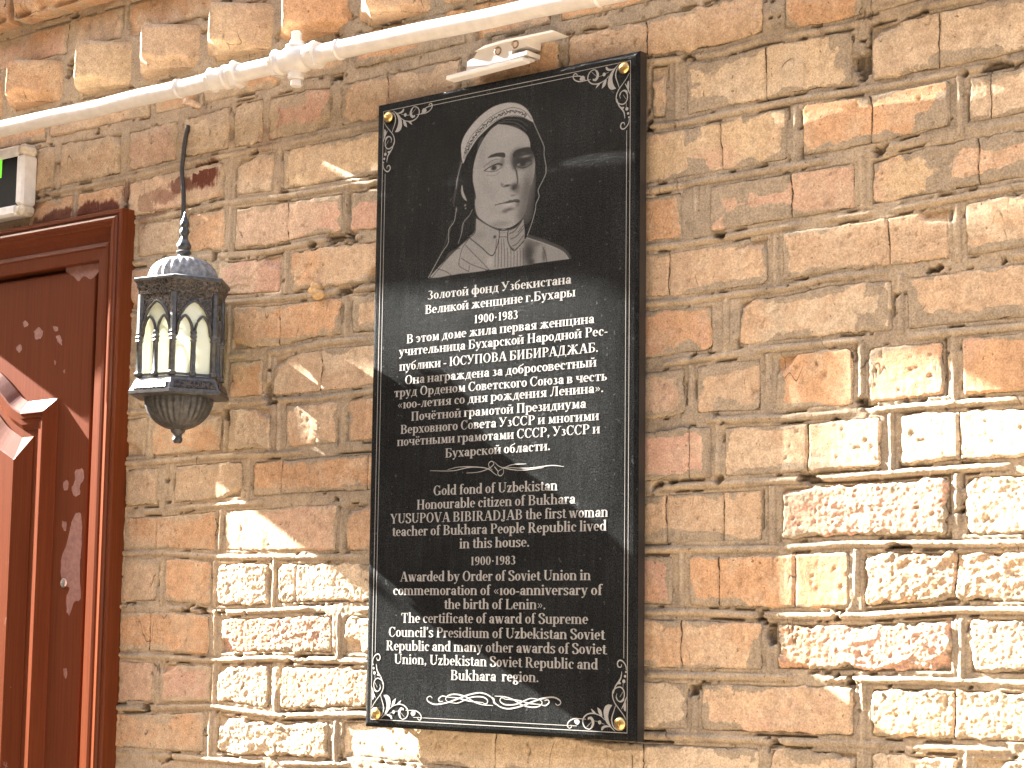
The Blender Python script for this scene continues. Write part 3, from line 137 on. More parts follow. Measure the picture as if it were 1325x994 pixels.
class MB:
    """collects boxes, lathes, sweeps; built as ONE mesh object"""
    def __init__(s): s.v = []; s.f = []
    def add(s, V, F):
        k = len(s.v); s.v += [tuple(p) for p in V]; s.f += [tuple(i + k for i in f) for f in F]
    def box(s, c, d, R=None, bev=0.0):
        cx, cy, cz = c; a, b, h = d[0] / 2, d[1] / 2, d[2] / 2
        if bev <= 0:
            V = [(x, y, z) for x in (-a, a) for y in (-b, b) for z in (-h, h)]
            F = [(0, 1, 3, 2), (4, 6, 7, 5), (0, 4, 5, 1), (2, 3, 7, 6), (0, 2, 6, 4), (1, 5, 7, 3)]
        else:
            V = []; F = []
            e = bev
            prof = []
            for x in (-a, a):
                for y in (-b, b):
                    for z in (-h, h):
                        sx, sy, sz = np.sign(x), np.sign(y), np.sign(z)
                        V += [(x, y - sy * e, z - sz * e), (x - sx * e, y, z - sz * e), (x - sx * e, y - sy * e, z)]
            def id(i, j, k, w): return ((i * 2 + j) * 2 + k) * 3 + w
            for i in (0, 1): F.append((id(i, 0, 0, 0), id(i, 0, 1, 0), id(i, 1, 1, 0), id(i, 1, 0, 0)))
            for j in (0, 1): F.append((id(0, j, 0, 1), id(0, j, 1, 1), id(1, j, 1, 1), id(1, j, 0, 1)))
            for k in (0, 1): F.append((id(0, 0, k, 2), id(0, 1, k, 2), id(1, 1, k, 2), id(1, 0, k, 2)))
            for i in (0, 1):
                for j in (0, 1): F.append((id(i, j, 0, 0), id(i, j, 1, 0), id(i, j, 1, 1), id(i, j, 0, 1)))
                for k in (0, 1): F.append((id(i, 0, k, 0), id(i, 1, k, 0), id(i, 1, k, 2), id(i, 0, k, 2)))
            for j in (0, 1):
                for k in (0, 1): F.append((id(0, j, k, 1), id(1, j, k, 1), id(1, j, k, 2), id(0, j, k, 2)))
            for i in (0, 1):
                for j in (0, 1):
                    for k in (0, 1): F.append((id(i, j, k, 0), id(i, j, k, 1), id(i, j, k, 2)))
        if R is not None: V = [tuple(R @ Vector(p)) for p in V]
        s.add([(p[0] + cx, p[1] + cy, p[2] + cz) for p in V], F)
    def lathe(s, c, prof, n=24, axis='z', cap=True, flute=0, fl=0.0, ph=0.0):
        V = []; F = []
        m = len(prof)
        for (r, h) in prof:
            for i in range(n):
                t = 2 * math.pi * i / n + ph
                rr = r * (1 + fl * math.cos(flute * t)) if flute else r
                p = (rr * math.cos(t), rr * math.sin(t), h)
                if axis == 'y': p = (p[0], p[2], p[1])
                if axis == 'x': p = (p[2], p[0], p[1])
                V.append((p[0] + c[0], p[1] + c[1], p[2] + c[2]))
        for j in range(m - 1):
            for i in range(n):
                k = (i + 1) % n
                F.append((j * n + i, j * n + k, (j + 1) * n + k, (j + 1) * n + i))
        if cap:
            F.append(tuple(range(n - 1, -1, -1))); F.append(tuple((m - 1) * n + i for i in range(n)))
        s.add(V, F)
    def tube(s, pts, r, n=10, radii=None):
        pts = [Vector(p) for p in pts]; V = []; F = []
        up = Vector((0.13, 0.3, 0.94))
        for j, p in enumerate(pts):
            a = pts[max(j - 1, 0)]; b = pts[min(j + 1, len(pts) - 1)]
            t = (b - a).normalized(); u = t.cross(up)
            if u.length < 0.1: u = t.cross(Vector((1, 0, 0)))
            u.normalize(); w = t.cross(u)
            rr = radii[j] if radii else r
            for i in range(n):
                an = 2 * math.pi * i / n
                V.append(tuple(p + u * rr * math.cos(an) + w * rr * math.sin(an)))
        for j in range(len(pts) - 1):
            for i in range(n):
                k = (i + 1) % n
                F.append((j * n + i, j * n + k, (j + 1) * n + k, (j + 1) * n + i))
        F.append(tuple(range(n - 1, -1, -1))); F.append(tuple((len(pts) - 1) * n + i for i in range(n)))
        s.add(V, F)
    def prism(s, poly, y0, y1):
        """polygon in x,z extruded from y0 to y1"""
        n = len(poly)
        V = [(x, y0, z) for x, z in poly] + [(x, y1, z) for x, z in poly]
        F = [tuple(range(n)), tuple(range(2 * n - 1, n - 1, -1))]
        for i in range(n):
            k = (i + 1) % n; F.append((i, i + n, k + n, k))
        s.add(V, F)
    def build(s, name, mat, parent=None, smooth=False, angle=None):
        me = bpy.data.meshes.new(name)
        me.from_pydata(s.v, [], s.f); me.update()
        bmn = __import__("bmesh").new(); bmn.from_mesh(me)
        __import__("bmesh").ops.recalc_face_normals(bmn, faces=bmn.faces)
        bmn.to_mesh(me); bmn.free()
        o = link(name, me, mat, parent, smooth)
        if smooth and angle: me.set_sharp_from_angle(angle=math.radians(angle))
        return o

def spline(pts, k=6):
    """Catmull-Rom through 2D or 3D points"""
    P = [np.array(p, float) for p in pts]
    if len(P) < 3: return [tuple(p) for p in P]
    out = []
    for i in range(len(P) - 1):
        p0 = P[i - 1] if i else 2 * P[0] - P[1]; p1 = P[i]; p2 = P[i + 1]
        p3 = P[i + 2] if i + 2 < len(P) else 2 * P[-1] - P[-2]
        for j in range(k):
            t = j / k
            out.append(tuple(0.5 * ((2 * p1) + (p2 - p0) * t + (2 * p0 - 5 * p1 + 4 * p2 - p3) * t * t + (3 * p1 - p0 - 3 * p2 + p3) * t ** 3)))
    out.append(tuple(P[-1]))
    return out

# ------------------------------------------------------------------ materials
def M(name):
    m = bpy.data.materials.new(name); m.use_nodes = True
    nt = m.node_tree; b = nt.nodes["Principled BSDF"]
    return m, nt, b

def N(nt, t, **kw):
    n = nt.nodes.new(t)
    for k, v in kw.items(): setattr(n, k, v)
    return n

def noise(nt, scale, detail=4, rough=0.6, vec=None, stretch=None):
    tc = N(nt, "ShaderNodeTexCoord"); n = N(nt, "ShaderNodeTexNoise")
    n.inputs["Scale"].default_value = scale; n.inputs["Detail"].default_value = detail; n.inputs["Roughness"].default_value = rough
    if stretch:
        mp = N(nt, "ShaderNodeMapping"); mp.inputs["Scale"].default_value = stretch
        nt.links.new(tc.outputs["Object"], mp.inputs[0]); nt.links.new(mp.outputs[0], n.inputs["Vector"])
    else: nt.links.new(tc.outputs["Object"], n.inputs["Vector"])
    return n

def ramp(nt, src, a, b, ca=(0, 0, 0, 1), cb=(1, 1, 1, 1)):
    r = N(nt, "ShaderNodeValToRGB"); r.color_ramp.elements[0].position = a; r.color_ramp.elements[1].position = b
    r.color_ramp.elements[0].color = ca; r.color_ramp.elements[1].color = cb
    nt.links.new(src, r.inputs[0]); return r

def mix(nt, fac, a, b, blend='MIX'):
    m = N(nt, "ShaderNodeMix", data_type='RGBA', blend_type=blend)
    for sock, v in ((m.inputs[0], fac), (m.inputs[6], a), (m.inputs[7], b)):
        if isinstance(v, (int, float)): sock.default_value = v
        elif isinstance(v, tuple): sock.default_value = v if len(v) == 4 else v + (1,)
        else: nt.links.new(v, sock)
    return m.outputs[2]

def bump(nt, b, h, strength=0.3, dist=0.001):
    n = N(nt, "ShaderNodeBump"); n.inputs["Strength"].default_value = strength; n.inputs["Distance"].default_value = dist
    nt.links.new(h, n.inputs["Height"]); nt.links.new(n.outputs[0], b.inputs["Normal"]); return n

def wall_mat(name, grain=1.0, film=False):
    m, nt, b = M(name)
    at = N(nt, "ShaderNodeAttribute", attribute_name="col")
    n1 = noise(nt, 420, 5, 0.7); n2 = noise(nt, 90, 5, 0.65)
    r1 = ramp(nt, n1.outputs[0], 0.34, 0.66, (0.68, 0.66, 0.63, 1), (1.24, 1.23, 1.21, 1))
    r2 = ramp(nt, n2.outputs[0], 0.3, 0.7, (0.86, 0.84, 0.82, 1), (1.12, 1.12, 1.12, 1))
    c = mix(nt, 1.0, at.outputs["Color"], r1.outputs[0], 'MULTIPLY')
    c = mix(nt, 1.0, c, r2.outputs[0], 'MULTIPLY')
    # sparse dark pores
    n3 = noise(nt, 190, 2, 0.5); r3 = ramp(nt, n3.outputs[0], 0.26, 0.31, (0.45, 0.4, 0.35, 1), (1, 1, 1, 1))
    c = mix(nt, 1.0, c, r3.outputs[0], 'MULTIPLY')
    # hairline cracks, mostly upright, and dirty blotches
    tot = None
    for sc_, gs, lo, wd, strc in ((9, 17, .60, .0045, (1.6, 1, .55)), (16, 12, .62, .007, (1.4, 1, .5))):
        a_ = noise(nt, sc_, 2.2, 0.5, stretch=strc); g_ = noise(nt, gs, 3, 0.5)
        s1 = N(nt, "ShaderNodeMath", operation='SUBTRACT'); nt.links.new(a_.outputs[0], s1.inputs[0]); s1.inputs[1].default_value = .5
        s2 = N(nt, "ShaderNodeMath", operation='ABSOLUTE'); nt.links.new(s1.outputs[0], s2.inputs[0])
        r_ = ramp(nt, s2.outputs[0], 0.0, wd, (1, 1, 1, 1), (0, 0, 0, 1)); gt = ramp(nt, g_.outputs[0], lo, lo + .05)
        mu = N(nt, "ShaderNodeMath", operation='MULTIPLY'); nt.links.new(r_.outputs[0], mu.inputs[0]); nt.links.new(gt.outputs[0], mu.inputs[1])
        if tot is None: tot = mu
        else:
            q_ = N(nt, "ShaderNodeMath", operation='MAXIMUM'); nt.links.new(tot.outputs[0], q_.inputs[0]); nt.links.new(mu.outputs[0], q_.inputs[1]); tot = q_
    c = mix(nt, tot.outputs[0], c, (0.085, 0.055, 0.035))
    nb = noise(nt, 55, 8, 0.75); rb = ramp(nt, nb.outputs[0], 0.36, 0.52, (0.72, 0.70, 0.68, 1), (1.03, 1.03, 1.03, 1)); c = mix(nt, 0.6, c, mix(nt, 1.0, c, rb.outputs[0], 'MULTIPLY'))
    ns = noise(nt, 1.0, 4, 0.6, stretch=(260, 260, 22)); rs = ramp(nt, ns.outputs[0], 0.66, 0.74, (0, 0, 0, 1), (.45, .45, .45, 1)); c = mix(nt, rs.outputs[0], c, (0.56, 0.47, 0.36))
    if film:
        # mortar smeared over the brick's margin, with a broken edge, and the thin open crack beside it
        e_ = N(nt, "ShaderNodeAttribute", attribute_name="film"); d_ = N(nt, "ShaderNodeAttribute", attribute_name="rim"); mc_ = N(nt, "ShaderNodeAttribute", attribute_name="mort")
        nf = noise(nt, 75, 9, 0.74)
        f1 = N(nt, "ShaderNodeMath", operation='MULTIPLY_ADD'); nt.links.new(nf.outputs[0], f1.inputs[0]); f1.inputs[1].default_value = -2.6; nt.links.new(e_.outputs["Fac"], f1.inputs[2])
        fr_ = ramp(nt, f1.outputs[0], 0.0, 0.12, (1, 1, 1, 1), (0, 0, 0, 1)); f2 = N(nt, "ShaderNodeMath", operation='ADD'); nt.links.new(f1.outputs[0], f2.inputs[0]); f2.inputs[1].default_value = 1.3
        nt.links.new(f2.outputs[0], fr_.inputs[0])
        mcol = mix(nt, 1.0, mc_.outputs["Color"], r1.outputs[0], 'MULTIPLY'); mcol = mix(nt, 1.0, mcol, ramp(nt, nb.outputs[0], 0.3, 0.65, (0.72, 0.72, 0.72, 1), (1.25, 1.22, 1.18, 1)).outputs[0], 'MULTIPLY')
        c = mix(nt, fr_.outputs[0], c, mcol)
        nk = noise(nt, 48, 7, 0.7); g1 = noise(nt, 19, 3, 0.5)
        k1 = N(nt, "ShaderNodeMath", operation='MULTIPLY_ADD'); nt.links.new(nk.outputs[0], k1.inputs[0]); k1.inputs[1].default_value = -1.6; nt.links.new(d_.outputs["Fac"], k1.inputs[2])
        k2 = N(nt, "ShaderNodeMath", operation='ADD'); nt.links.new(k1.outputs[0], k2.inputs[0]); k2.inputs[1].default_value = .42
        k3 = N(nt, "ShaderNodeMath", operation='ABSOLUTE'); nt.links.new(k2.outputs[0], k3.inputs[0])
        kr = ramp(nt, k3.outputs[0], 0.03, 0.085, (1, 1, 1, 1), (0, 0, 0, 1)); kg = ramp(nt, g1.outputs[0], 0.50, 0.56)
        km = N(nt, "ShaderNodeMath", operation='MULTIPLY'); nt.links.new(kr.outputs[0], km.inputs[0]); nt.links.new(kg.outputs[0], km.inputs[1])
        cx_ = N(nt, "ShaderNodeAttribute", attribute_name="crack"); nq = noise(nt, 60, 5, 0.6); ca_ = N(nt, "ShaderNodeMath", operation='MULTIPLY_ADD'); nt.links.new(nq.outputs[0], ca_.inputs[0]); ca_.inputs[1].default_value = 4.0; nt.links.new(cx_.outputs["Fac"], ca_.inputs[2])
        cb_ = N(nt, "ShaderNodeMath", operation='SUBTRACT'); nt.links.new(ca_.outputs[0], cb_.inputs[0]); cb_.inputs[1].default_value = 2.0
        cd_ = N(nt, "ShaderNodeMath", operation='ABSOLUTE'); nt.links.new(cb_.outputs[0], cd_.inputs[0]); cr_ = ramp(nt, cd_.outputs[0], .22, .55, (1, 1, 1, 1), (0, 0, 0, 1))
        kx = N(nt, "ShaderNodeMath", operation='MAXIMUM'); nt.links.new(km.outputs[0], kx.inputs[0]); nt.links.new(cr_.outputs[0], kx.inputs[1]); km = kx
        c = mix(nt, km.outputs[0], c, (0.06, 0.04, 0.025)); q_ = N(nt, "ShaderNodeMath", operation='MAXIMUM'); nt.links.new(tot.outputs[0], q_.inputs[0]); nt.links.new(km.outputs[0], q_.inputs[1]); tot = q_
    nt.links.new(c, b.inputs["Base Color"]); b.inputs["Roughness"].default_value = 0.92
    b.inputs["Specular IOR Level"].default_value = 0.2
    ad = N(nt, "ShaderNodeMath", operation='ADD'); nt.links.new(n1.outputs[0], ad.inputs[0]); nt.links.new(n2.outputs[0], ad.inputs[1])
    sbt = N(nt, "ShaderNodeMath", operation='SUBTRACT'); nt.links.new(ad.outputs[0], sbt.inputs[0]); nt.links.new(tot.outputs[0], sbt.inputs[1]); ad = sbt
    bump(nt, b, ad.outputs[0], 0.5 * grain, 0.0011)
    return m
MAT_BRICK = wall_mat("old_brick", film=True); MAT_MORTAR = wall_mat("lime_mortar", 0.9)

def simple(name, col, rough=0.5, metal=0.0, var=0.15, scale=60, bs=0.15, spec=0.5, bd=0.001, stretch=None):
    m, nt, b = M(name)
    n = noise(nt, scale, 5, 0.6, stretch=stretch)
    lo = tuple(c * (1 - var) for c in col) + (1,); hi = tuple(min(1, c * (1 + var)) for c in col) + (1,)
    r = ramp(nt, n.outputs[0], 0.3, 0.7, lo, hi)
    nt.links.new(r.outputs[0], b.inputs["Base Color"])
    b.inputs["Roughness"].default_value = rough; b.inputs["Metallic"].default_value = metal
    b.inputs["Specular IOR Level"].default_value = spec
    if bs: bump(nt, b, n.outputs[0], bs, bd)
    return m

# glossy black granite under a film of dust, streaked by rain
MAT_GRANITE, nt, b = M("dusty_black_granite")
sp = noise(nt, 900, 3, 0.8); st = noise(nt, 1.0, 6, 0.75, stretch=(560, 560, 480)); vs = noise(nt, 1.0, 4, 0.6, stretch=(150, 150, 11)); bl = noise(nt, 9, 4, 0.6); dp = noise(nt, 140, 2, 0.5)
stone = ramp(nt, sp.outputs[0], 0.45, 0.75, (0.002, 0.0017, 0.0015, 1), (0.009, 0.008, 0.0075, 1))
dm = N(nt, "ShaderNodeMath", operation='MULTIPLY'); nt.links.new(mix(nt, 1.0, ramp(nt, st.outputs[0], 0.40, 0.66, (0.1, 0.1, 0.1, 1), (1, 1, 1, 1)).outputs[0], ramp(nt, vs.outputs[0], 0.3, 0.7, (0.7, 0.7, 0.7, 1), (1.2, 1.2, 1.2, 1)).outputs[0], 'MULTIPLY'), dm.inputs[0])
nt.links.new(ramp(nt, bl.outputs[0], 0.25, 0.7, (0.35, 0.35, 0.35, 1), (1, 1, 1, 1)).outputs[0], dm.inputs[1])
dropr = ramp(nt, dp.outputs[0], 0.69, 0.72)
dm2 = N(nt, "ShaderNodeMath", operation='MAXIMUM'); nt.links.new(dm.outputs[0], dm2.inputs[0]); nt.links.new(dropr.outputs[0], dm2.inputs[1])
DUST = N(nt, "ShaderNodeMath", operation='MULTIPLY'); nt.links.new(dm2.outputs[0], DUST.inputs[0]); DUST.inputs[1].default_value = 0.34
nt.links.new(mix(nt, DUST.outputs[0], stone.outputs[0], (0.095, 0.104, 0.103)), b.inputs["Base Color"])
rr = N(nt, "ShaderNodeMath", operation='MULTIPLY_ADD'); nt.links.new(DUST.outputs[0], rr.inputs[0]); rr.inputs[1].default_value = 0.8; rr.inputs[2].default_value = 0.13
nt.links.new(rr.outputs[0], b.inputs["Roughness"]); b.inputs["Specular IOR Level"].default_value = 0.015
bump(nt, b, st.outputs[0], 0.6, 0.0012)

MAT_GRANITE_EDGE = simple("granite_edge", (0.022, 0.019, 0.017), 0.35, 0, 0.5, 500, 0.15)
MAT_ENGRAVE = simple("engraved_white", (0.25, 0.237, 0.215), 0.85, 0, 0.22, 700, 0.1)
MAT_PORTRAIT, nt, b = M("dotted_engraving")
at = N(nt, "ShaderNodeAttribute", attribute_name="col")
n = noise(nt, 1500, 2, 0.9); r = ramp(nt, n.outputs[0], 0.35, 0.65, (0.62, 0.62, 0.62, 1), (1.35, 1.35, 1.35, 1))
nt.links.new(mix(nt, 1.0, at.outputs["Color"], r.outputs[0], 'MULTIPLY'), b.inputs["Base Color"]); b.inputs["Roughness"].default_value = 0.6
b.inputs["Specular IOR Level"].default_value = 0.08
MAT_BRASS = simple("brass", (0.62, 0.42, 0.16), 0.28, 1.0, 0.35, 180, 0.3)
MAT_WHITE_PAINT = simple("white_gloss_paint", (0.58, 0.54, 0.485), 0.38, 0, 0.10, 55, 0.35, bd=0.002)
MAT_PLASTIC = simple("white_plastic", (0.66, 0.62, 0.57), 0.45, 0, 0.06, 40, 0.08)
MAT_SCREW = simple("rusty_screw", (0.30, 0.20, 0.13), 0.5, 0.7, 0.5, 400, 0.3)
MAT_CABLE = simple("black_rubber", (0.028, 0.024, 0.022), 0.55, 0, 0.4, 150, 0.3)
MAT_ALU = simple("grey_white_profile", (0.62, 0.59, 0.55), 0.4, 0.2, 0.1, 80, 0.1)
MAT_CORNER = simple("yellowed_corner_cap", (0.50, 0.43, 0.33), 0.55, 0, 0.3, 120, 0.2)
MAT_SCREEN = simple("black_screen", (0.005, 0.005, 0.006), 0.5, 0, 0.4, 50, 0.05, spec=.1)
MAT_GREEN, nt, b = M("green_display")
b.inputs["Base Color"].default_value = (0.1, 0.45, 0.02, 1); b.inputs["Emission Color"].default_value = (0.2, 0.9, 0.03, 1); b.inputs["Emission Strength"].default_value = 0.03

# black cast metal of the lantern: brown wear on ridges and pale dust on surfaces facing up
MAT_IRON, nt, b = M("dusty_black_metal")
geo = N(nt, "ShaderNodeNewGeometry"); sep = N(nt, "ShaderNodeSeparateXYZ"); nt.links.new(geo.outputs["Normal"], sep.inputs[0])
n = noise(nt, 160, 5, 0.7); n2 = noise(nt, 600, 3, 0.6)
up = ramp(nt, sep.outputs[2], 0.25, 0.85)
du = N(nt, "ShaderNodeMath", operation='MULTIPLY'); nt.links.new(up.outputs[0], du.inputs[0])
nt.links.new(ramp(nt, n.outputs[0], 0.3, 0.6, (0.35, 0.35, 0.35, 1), (0.9, 0.9, 0.9, 1)).outputs[0], du.inputs[1])
basec = ramp(nt, n.outputs[0], 0.4, 0.8, (0.022, 0.0215, 0.021, 1), (0.10, 0.094, 0.086, 1))
nt.links.new(mix(nt, du.outputs[0], basec.outputs[0], (0.26, 0.25, 0.235)), b.inputs["Base Color"])
b.inputs["Roughness"].default_value = 0.40; b.inputs["Specular IOR Level"].default_value = 0.35
bump(nt, b, n2.outputs[0], 0.25, 0.0006)
MAT_DOME = simple("dust_coated_metal", (0.20, 0.195, 0.185), 0.5, 0, 0.6, 130, 0.3)
MAT_IRON_ORN, nt, b = M("ornamented_black_metal")
vo = N(nt, "ShaderNodeTexVoronoi"); vo.feature = 'DISTANCE_TO_EDGE'; vo.inputs["Scale"].default_value = 170
tc = N(nt, "ShaderNodeTexCoord"); wv = noise(nt, 60, 2, 0.5)
va = N(nt, "ShaderNodeVectorMath", operation='MULTIPLY_ADD'); nt.links.new(wv.outputs["Color"], va.inputs[0]); va.inputs[1].default_value = (0.02, 0.02, 0.02); nt.links.new(tc.outputs["Object"], va.inputs[2])
nt.links.new(va.outputs[0], vo.inputs["Vector"])
r = ramp(nt, vo.outputs["Distance"], 0.05, 0.2)
nt.links.new(mix(nt, r.outputs[0], (0.085, 0.068, 0.052), (0.012, 0.0105, 0.0095)), b.inputs["Base Color"])
b.inputs["Roughness"].default_value = 0.45; b.inputs["Metallic"].default_value = 0.2
iv = N(nt, "ShaderNodeMath", operation='SUBTRACT'); iv.inputs[0].default_value = 1.0; nt.links.new(r.outputs[0], iv.inputs[1])
bump(nt, b, iv.outputs[0], 0.8, 0.0015)
# milky panes
MAT_PANE, nt, b = M("milky_glass")
b.inputs["Base Color"].default_value = (0.80, 0.82, 0.76, 1); b.inputs["Roughness"].default_value = 0.25
tr = N(nt, "ShaderNodeBsdfTransparent"); tr.inputs[0].default_value = (0.95, 0.95, 0.88, 1)
tl = N(nt, "ShaderNodeBsdfTranslucent"); tl.inputs[0].default_value = (0.8, 0.8, 0.66, 1)
m1 = N(nt, "ShaderNodeMixShader"); m1.inputs[0].default_value = 0.35; m2 = N(nt, "ShaderNodeMixShader"); m2.inputs[0].default_value = 0.42
nt.links.new(b.outputs[0], m1.inputs[1]); nt.links.new(tl.outputs[0], m1.inputs[2])
nt.links.new(m1.outputs[0], m2.inputs[1]); nt.links.new(tr.outputs[0], m2.inputs[2])
nt.links.new(m2.outputs[0], nt.nodes["Material Output"].inputs[0])
MAT_BULB = simple("white_bulb", (0.85, 0.84, 0.78), 0.3, 0, 0.03, 20, 0.0)
MAT_HOLDER = simple("tan_lamp_holder", (0.62, 0.42, 0.20), 0.45, 0, 0.1, 50, 0.05)

# brown door laminate: fine vertical grain, worn bare film in places
def door_mat(name, wear):
    m, nt, b = M(name)
    g = noise(nt, 1.0, 5, 0.65, stretch=(320, 320, 6)); w = noise(nt, 26, 6, 0.75); w2 = noise(nt, 300, 3, 0.6)
    base = ramp(nt, g.outputs[0], 0.3, 0.72, (0.082, 0.0185, 0.0055, 1), (0.122, 0.030, 0.0095, 1))
    mask = ramp(nt, w.outputs[0], wear, wear + 0.015)
    sc = ramp(nt, w2.outputs[0], 0.76, 0.79, (0, 0, 0, 1), (0.5, 0.5, 0.5, 1))
    mx = N(nt, "ShaderNodeMath", operation='MAXIMUM'); nt.links.new(mask.outputs[0], mx.inputs[0]); nt.links.new(sc.outputs[0], mx.inputs[1])
    nt.links.new(mix(nt, mx.outputs[0], base.outputs[0], (0.21, 0.095, 0.07)), b.inputs["Base Color"])
    rg = N(nt, "ShaderNodeMath", operation='MULTIPLY_ADD'); nt.links.new(mx.outputs[0], rg.inputs[0]); rg.inputs[1].default_value = 0.35; rg.inputs[2].default_value = 0.30
    nt.links.new(rg.outputs[0], b.inputs["Roughness"]); b.inputs["Specular IOR Level"].default_value = 0.14
    bump(nt, b, g.outputs[0], 0.12, 0.0005)
    return m
MAT_DOOR = door_mat("brown_door_laminate", 0.735); MAT_DOOR_WORN = door_mat("worn_door_laminate", 0.665)
MAT_WORN = simple("peeled_film", (0.20, 0.088, 0.066), 0.6, 0, 0.25, 140, 0.25)
MAT_GROUND, nt, b = M("pale_paving")
n = noise(nt, 3, 6, 0.6); nt.links.new(ramp(nt, n.outputs[0], 0.3, 0.7, (0.16, 0.125, 0.088, 1), (0.21, 0.165, 0.12, 1)).outputs[0], b.inputs["Base Color"]); b.inputs["Roughness"].default_value = 0.9
MAT_FACADE, nt, b = M("tan_plaster")
n = noise(nt, 2, 6, 0.6); nt.links.new(ramp(nt, n.outputs[0], 0.3, 0.7, (0.24, 0.17, 0.11, 1), (0.32, 0.24, 0.16, 1)).outputs[0], b.inputs["Base Color"]); b.inputs["Roughness"].default_value = 0.9

# ------------------------------------------------------------------ surroundings (off frame)
gm = MB(); gm.box((0, 0, -1.5), (300, 300, 0.1)); g = gm.build("ground", MAT_GROUND); g["kind"] = "structure"
om = MB(); om.box((3, -6.3, 2.3), (26, 0.3, 7.6)); om.box((3, -6.3, 6.2), (26.3, 0.6, 0.2)); g = om.build("opposite_wall", MAT_FACADE); g["kind"] = "structure"
lm = MB(); lm.box((-16, -2, 2.3), (4, 14, 7.6)); lm.box((-16, -2, 6.2), (4.6, 14.6, .25)); g = lm.build("house_at_the_end_of_the_lane", MAT_FACADE); g["kind"] = "structure"

# added sun blocker off frame, left: edge and slots shaped to the sunlit patches
K = 0.13; T30 = 0.577; XO = -1.35
def zlow(y):
    return float(np.interp(y, [0, .063, .093, .136, .1755, .2795, .293, .9], [.85, .875, .885, 1.12, 1.279, 1.69, 1.745, 1.78]))
def pipe_z(x): return float(np.interp(x, [-2.0, -.81, -.55, -.30, -0.05, .16, .35, .62, 1.4], [.969, .9660, .9625, .9625, .9645, .9605, .9560, .9505, .935]))
def zpipe(y):
    x = (y - 0.06) / K + XO
    return pipe_z(x) + (x - XO) * T30
holes = [(round((x_ - XO) * K + .040, 4), round((x_ - XO) * K + .0595, 4), round(1.022 + (x_ - XO) * T30, 4), round(1.076 + (x_ - XO) * T30, 4)) for x_ in (-.80, -.62, -.457, -.294, -.135, .03)] + [(.20, .238, 1.80, 1.87)]
blk = MB()
ys = sorted(set([round(v, 4) for v in np.arange(0, .62, .01)] + [.063, .093, .136, .1755, .2795, .293] + [h[0] for h in holes] + [h[1] for h in holes]))
for a, b_ in zip(ys[:-1], ys[1:]):
    def iv(y):
        out = []
        lo = zlow(y)
        gaps = []
        if y > 0.075: gaps.append((zpipe(y) - .052, zpipe(y) + .052))
        for h in holes:
            if h[0] - 1e-6 <= (a + b_) / 2 <= h[1] + 1e-6: gaps.append((h[2], h[3]))
        gaps.sort(); cur = lo
        for g0, g1 in gaps:
            g0 = max(g0, cur); g1 = max(g1, cur)
            out.append((cur, g0)); cur = g1
        out.append((cur, 3.0)); return out
    A = iv(a + 1e-5); B = iv(b_ - 1e-5)
    for (a0, a1), (b0, b1) in zip(A, B):
        if a1 - a0 < 1e-4 and b1 - b0 < 1e-4: continue
        V = [(XO, -a, a0), (XO, -b_, b0), (XO, -b_, b1), (XO, -a, a1)]
        V += [(XO - .012, y, z) for _, y, z in V]
        blk.add(V, [(0, 1, 2, 3), (7, 6, 5, 4), (0, 4, 5, 1), (2, 6, 7, 3), (1, 5, 6, 2), (0, 3, 7, 4)])
# extra blocker plates, outlined to throw the slanting shadows over the lower wall
for poly in ([(.137, .958), (.176, .967), (.215, 1.0), (.19, 1.03), (.165, 1.08), (.155, 1.24), (.137, 1.24)], [(.263, 1.2), (.2665, 1.283), (.2717, 1.486), (.2795, 1.69), (.263, 1.63)]):
    n_ = len(poly); V = [(XO - .0005, -y, z) for y, z in poly] + [(XO - .0125, -y, z) for y, z in poly]
    blk.add(V, [tuple(range(n_)), tuple(range(2 * n_ - 1, n_ - 1, -1))] + [(i, i + n_, (i + 1) % n_ + n_, (i + 1) % n_) for i in range(n_)])
g = blk.build("sun_blocker", MAT_FACADE); g["kind"] = "structure"

# ------------------------------------------------------------------ the brick wall
JT = [sorted(j) for j in JOINTS]
def jz(k, x):
    if k < 14:
        a = JT[k]; z = np.interp(x, [p[0] for p in a], [p[1] for p in a])
    elif k == 14: z = -0.143
    return z + 0.0016 * (vn(np.asarray(x) * 9, 0 * np.asarray(x) + k, 3) - .5)
PAL = dict(t=(.47, .335, .216), o=(.48, .295, .167), c=(.515, .405, .28), p=(.49, .31, .22), y=(.515, .38, .232), g=(.41, .31, .212))
MORT = np.array((.30, .242, .172)); MORT_L = np.array((.40, .305, .205))
# brown paint daubs on the wall round the door head: x, z, rx, rz, strength
STAIN = [(-.36, .838, .035, .020, 1.0), (-.415, .828, .035, .013, .85), (-.46, .815, .03, .014, .6), (-.50, .80, .02, .03, .5), (-.62, .812, .07, .018, 1.0), (-.72, .81, .06, .016, .9), (-.80, .80, .06, .014, .8),
         (-.55, .832, .012, .02, .8), (-.48, .79, .03, .008, .5), (-.23, .875, .022, .018, .35), (-.205, .90, .01, .02, .3)]
GREY = [(-.62, .935, .10, .022, .75), (-.30, .945, .16, .02, .7), (.3, .945, .25, .012, .7), (-.05, .955, .2, .01, .6), (.50, .03, .022, .035, .0), (.585, .035, .028, .03, .6), (.61, -.01, .03, .02, .55),
        (.765, .84, .022, .028, .9), (.55, .745, .018, .03, .85), (.86, .70, .02, .02, .0), (.885, .665, .018, .03, .8), (.92, .80, .05, .014, .9), (.80, .52, .022, .03, .9), (.53, .50, .03, .025, .5),
        (.64, .10, .012, .03, .9), (.70, .045, .05, .012, .6), (.89, .745, .03, .02, .6), (.62, .665, .01, .02, .4), (.70, .29, .02, .02, .7), (.72, .355, .03, .01, .6)]
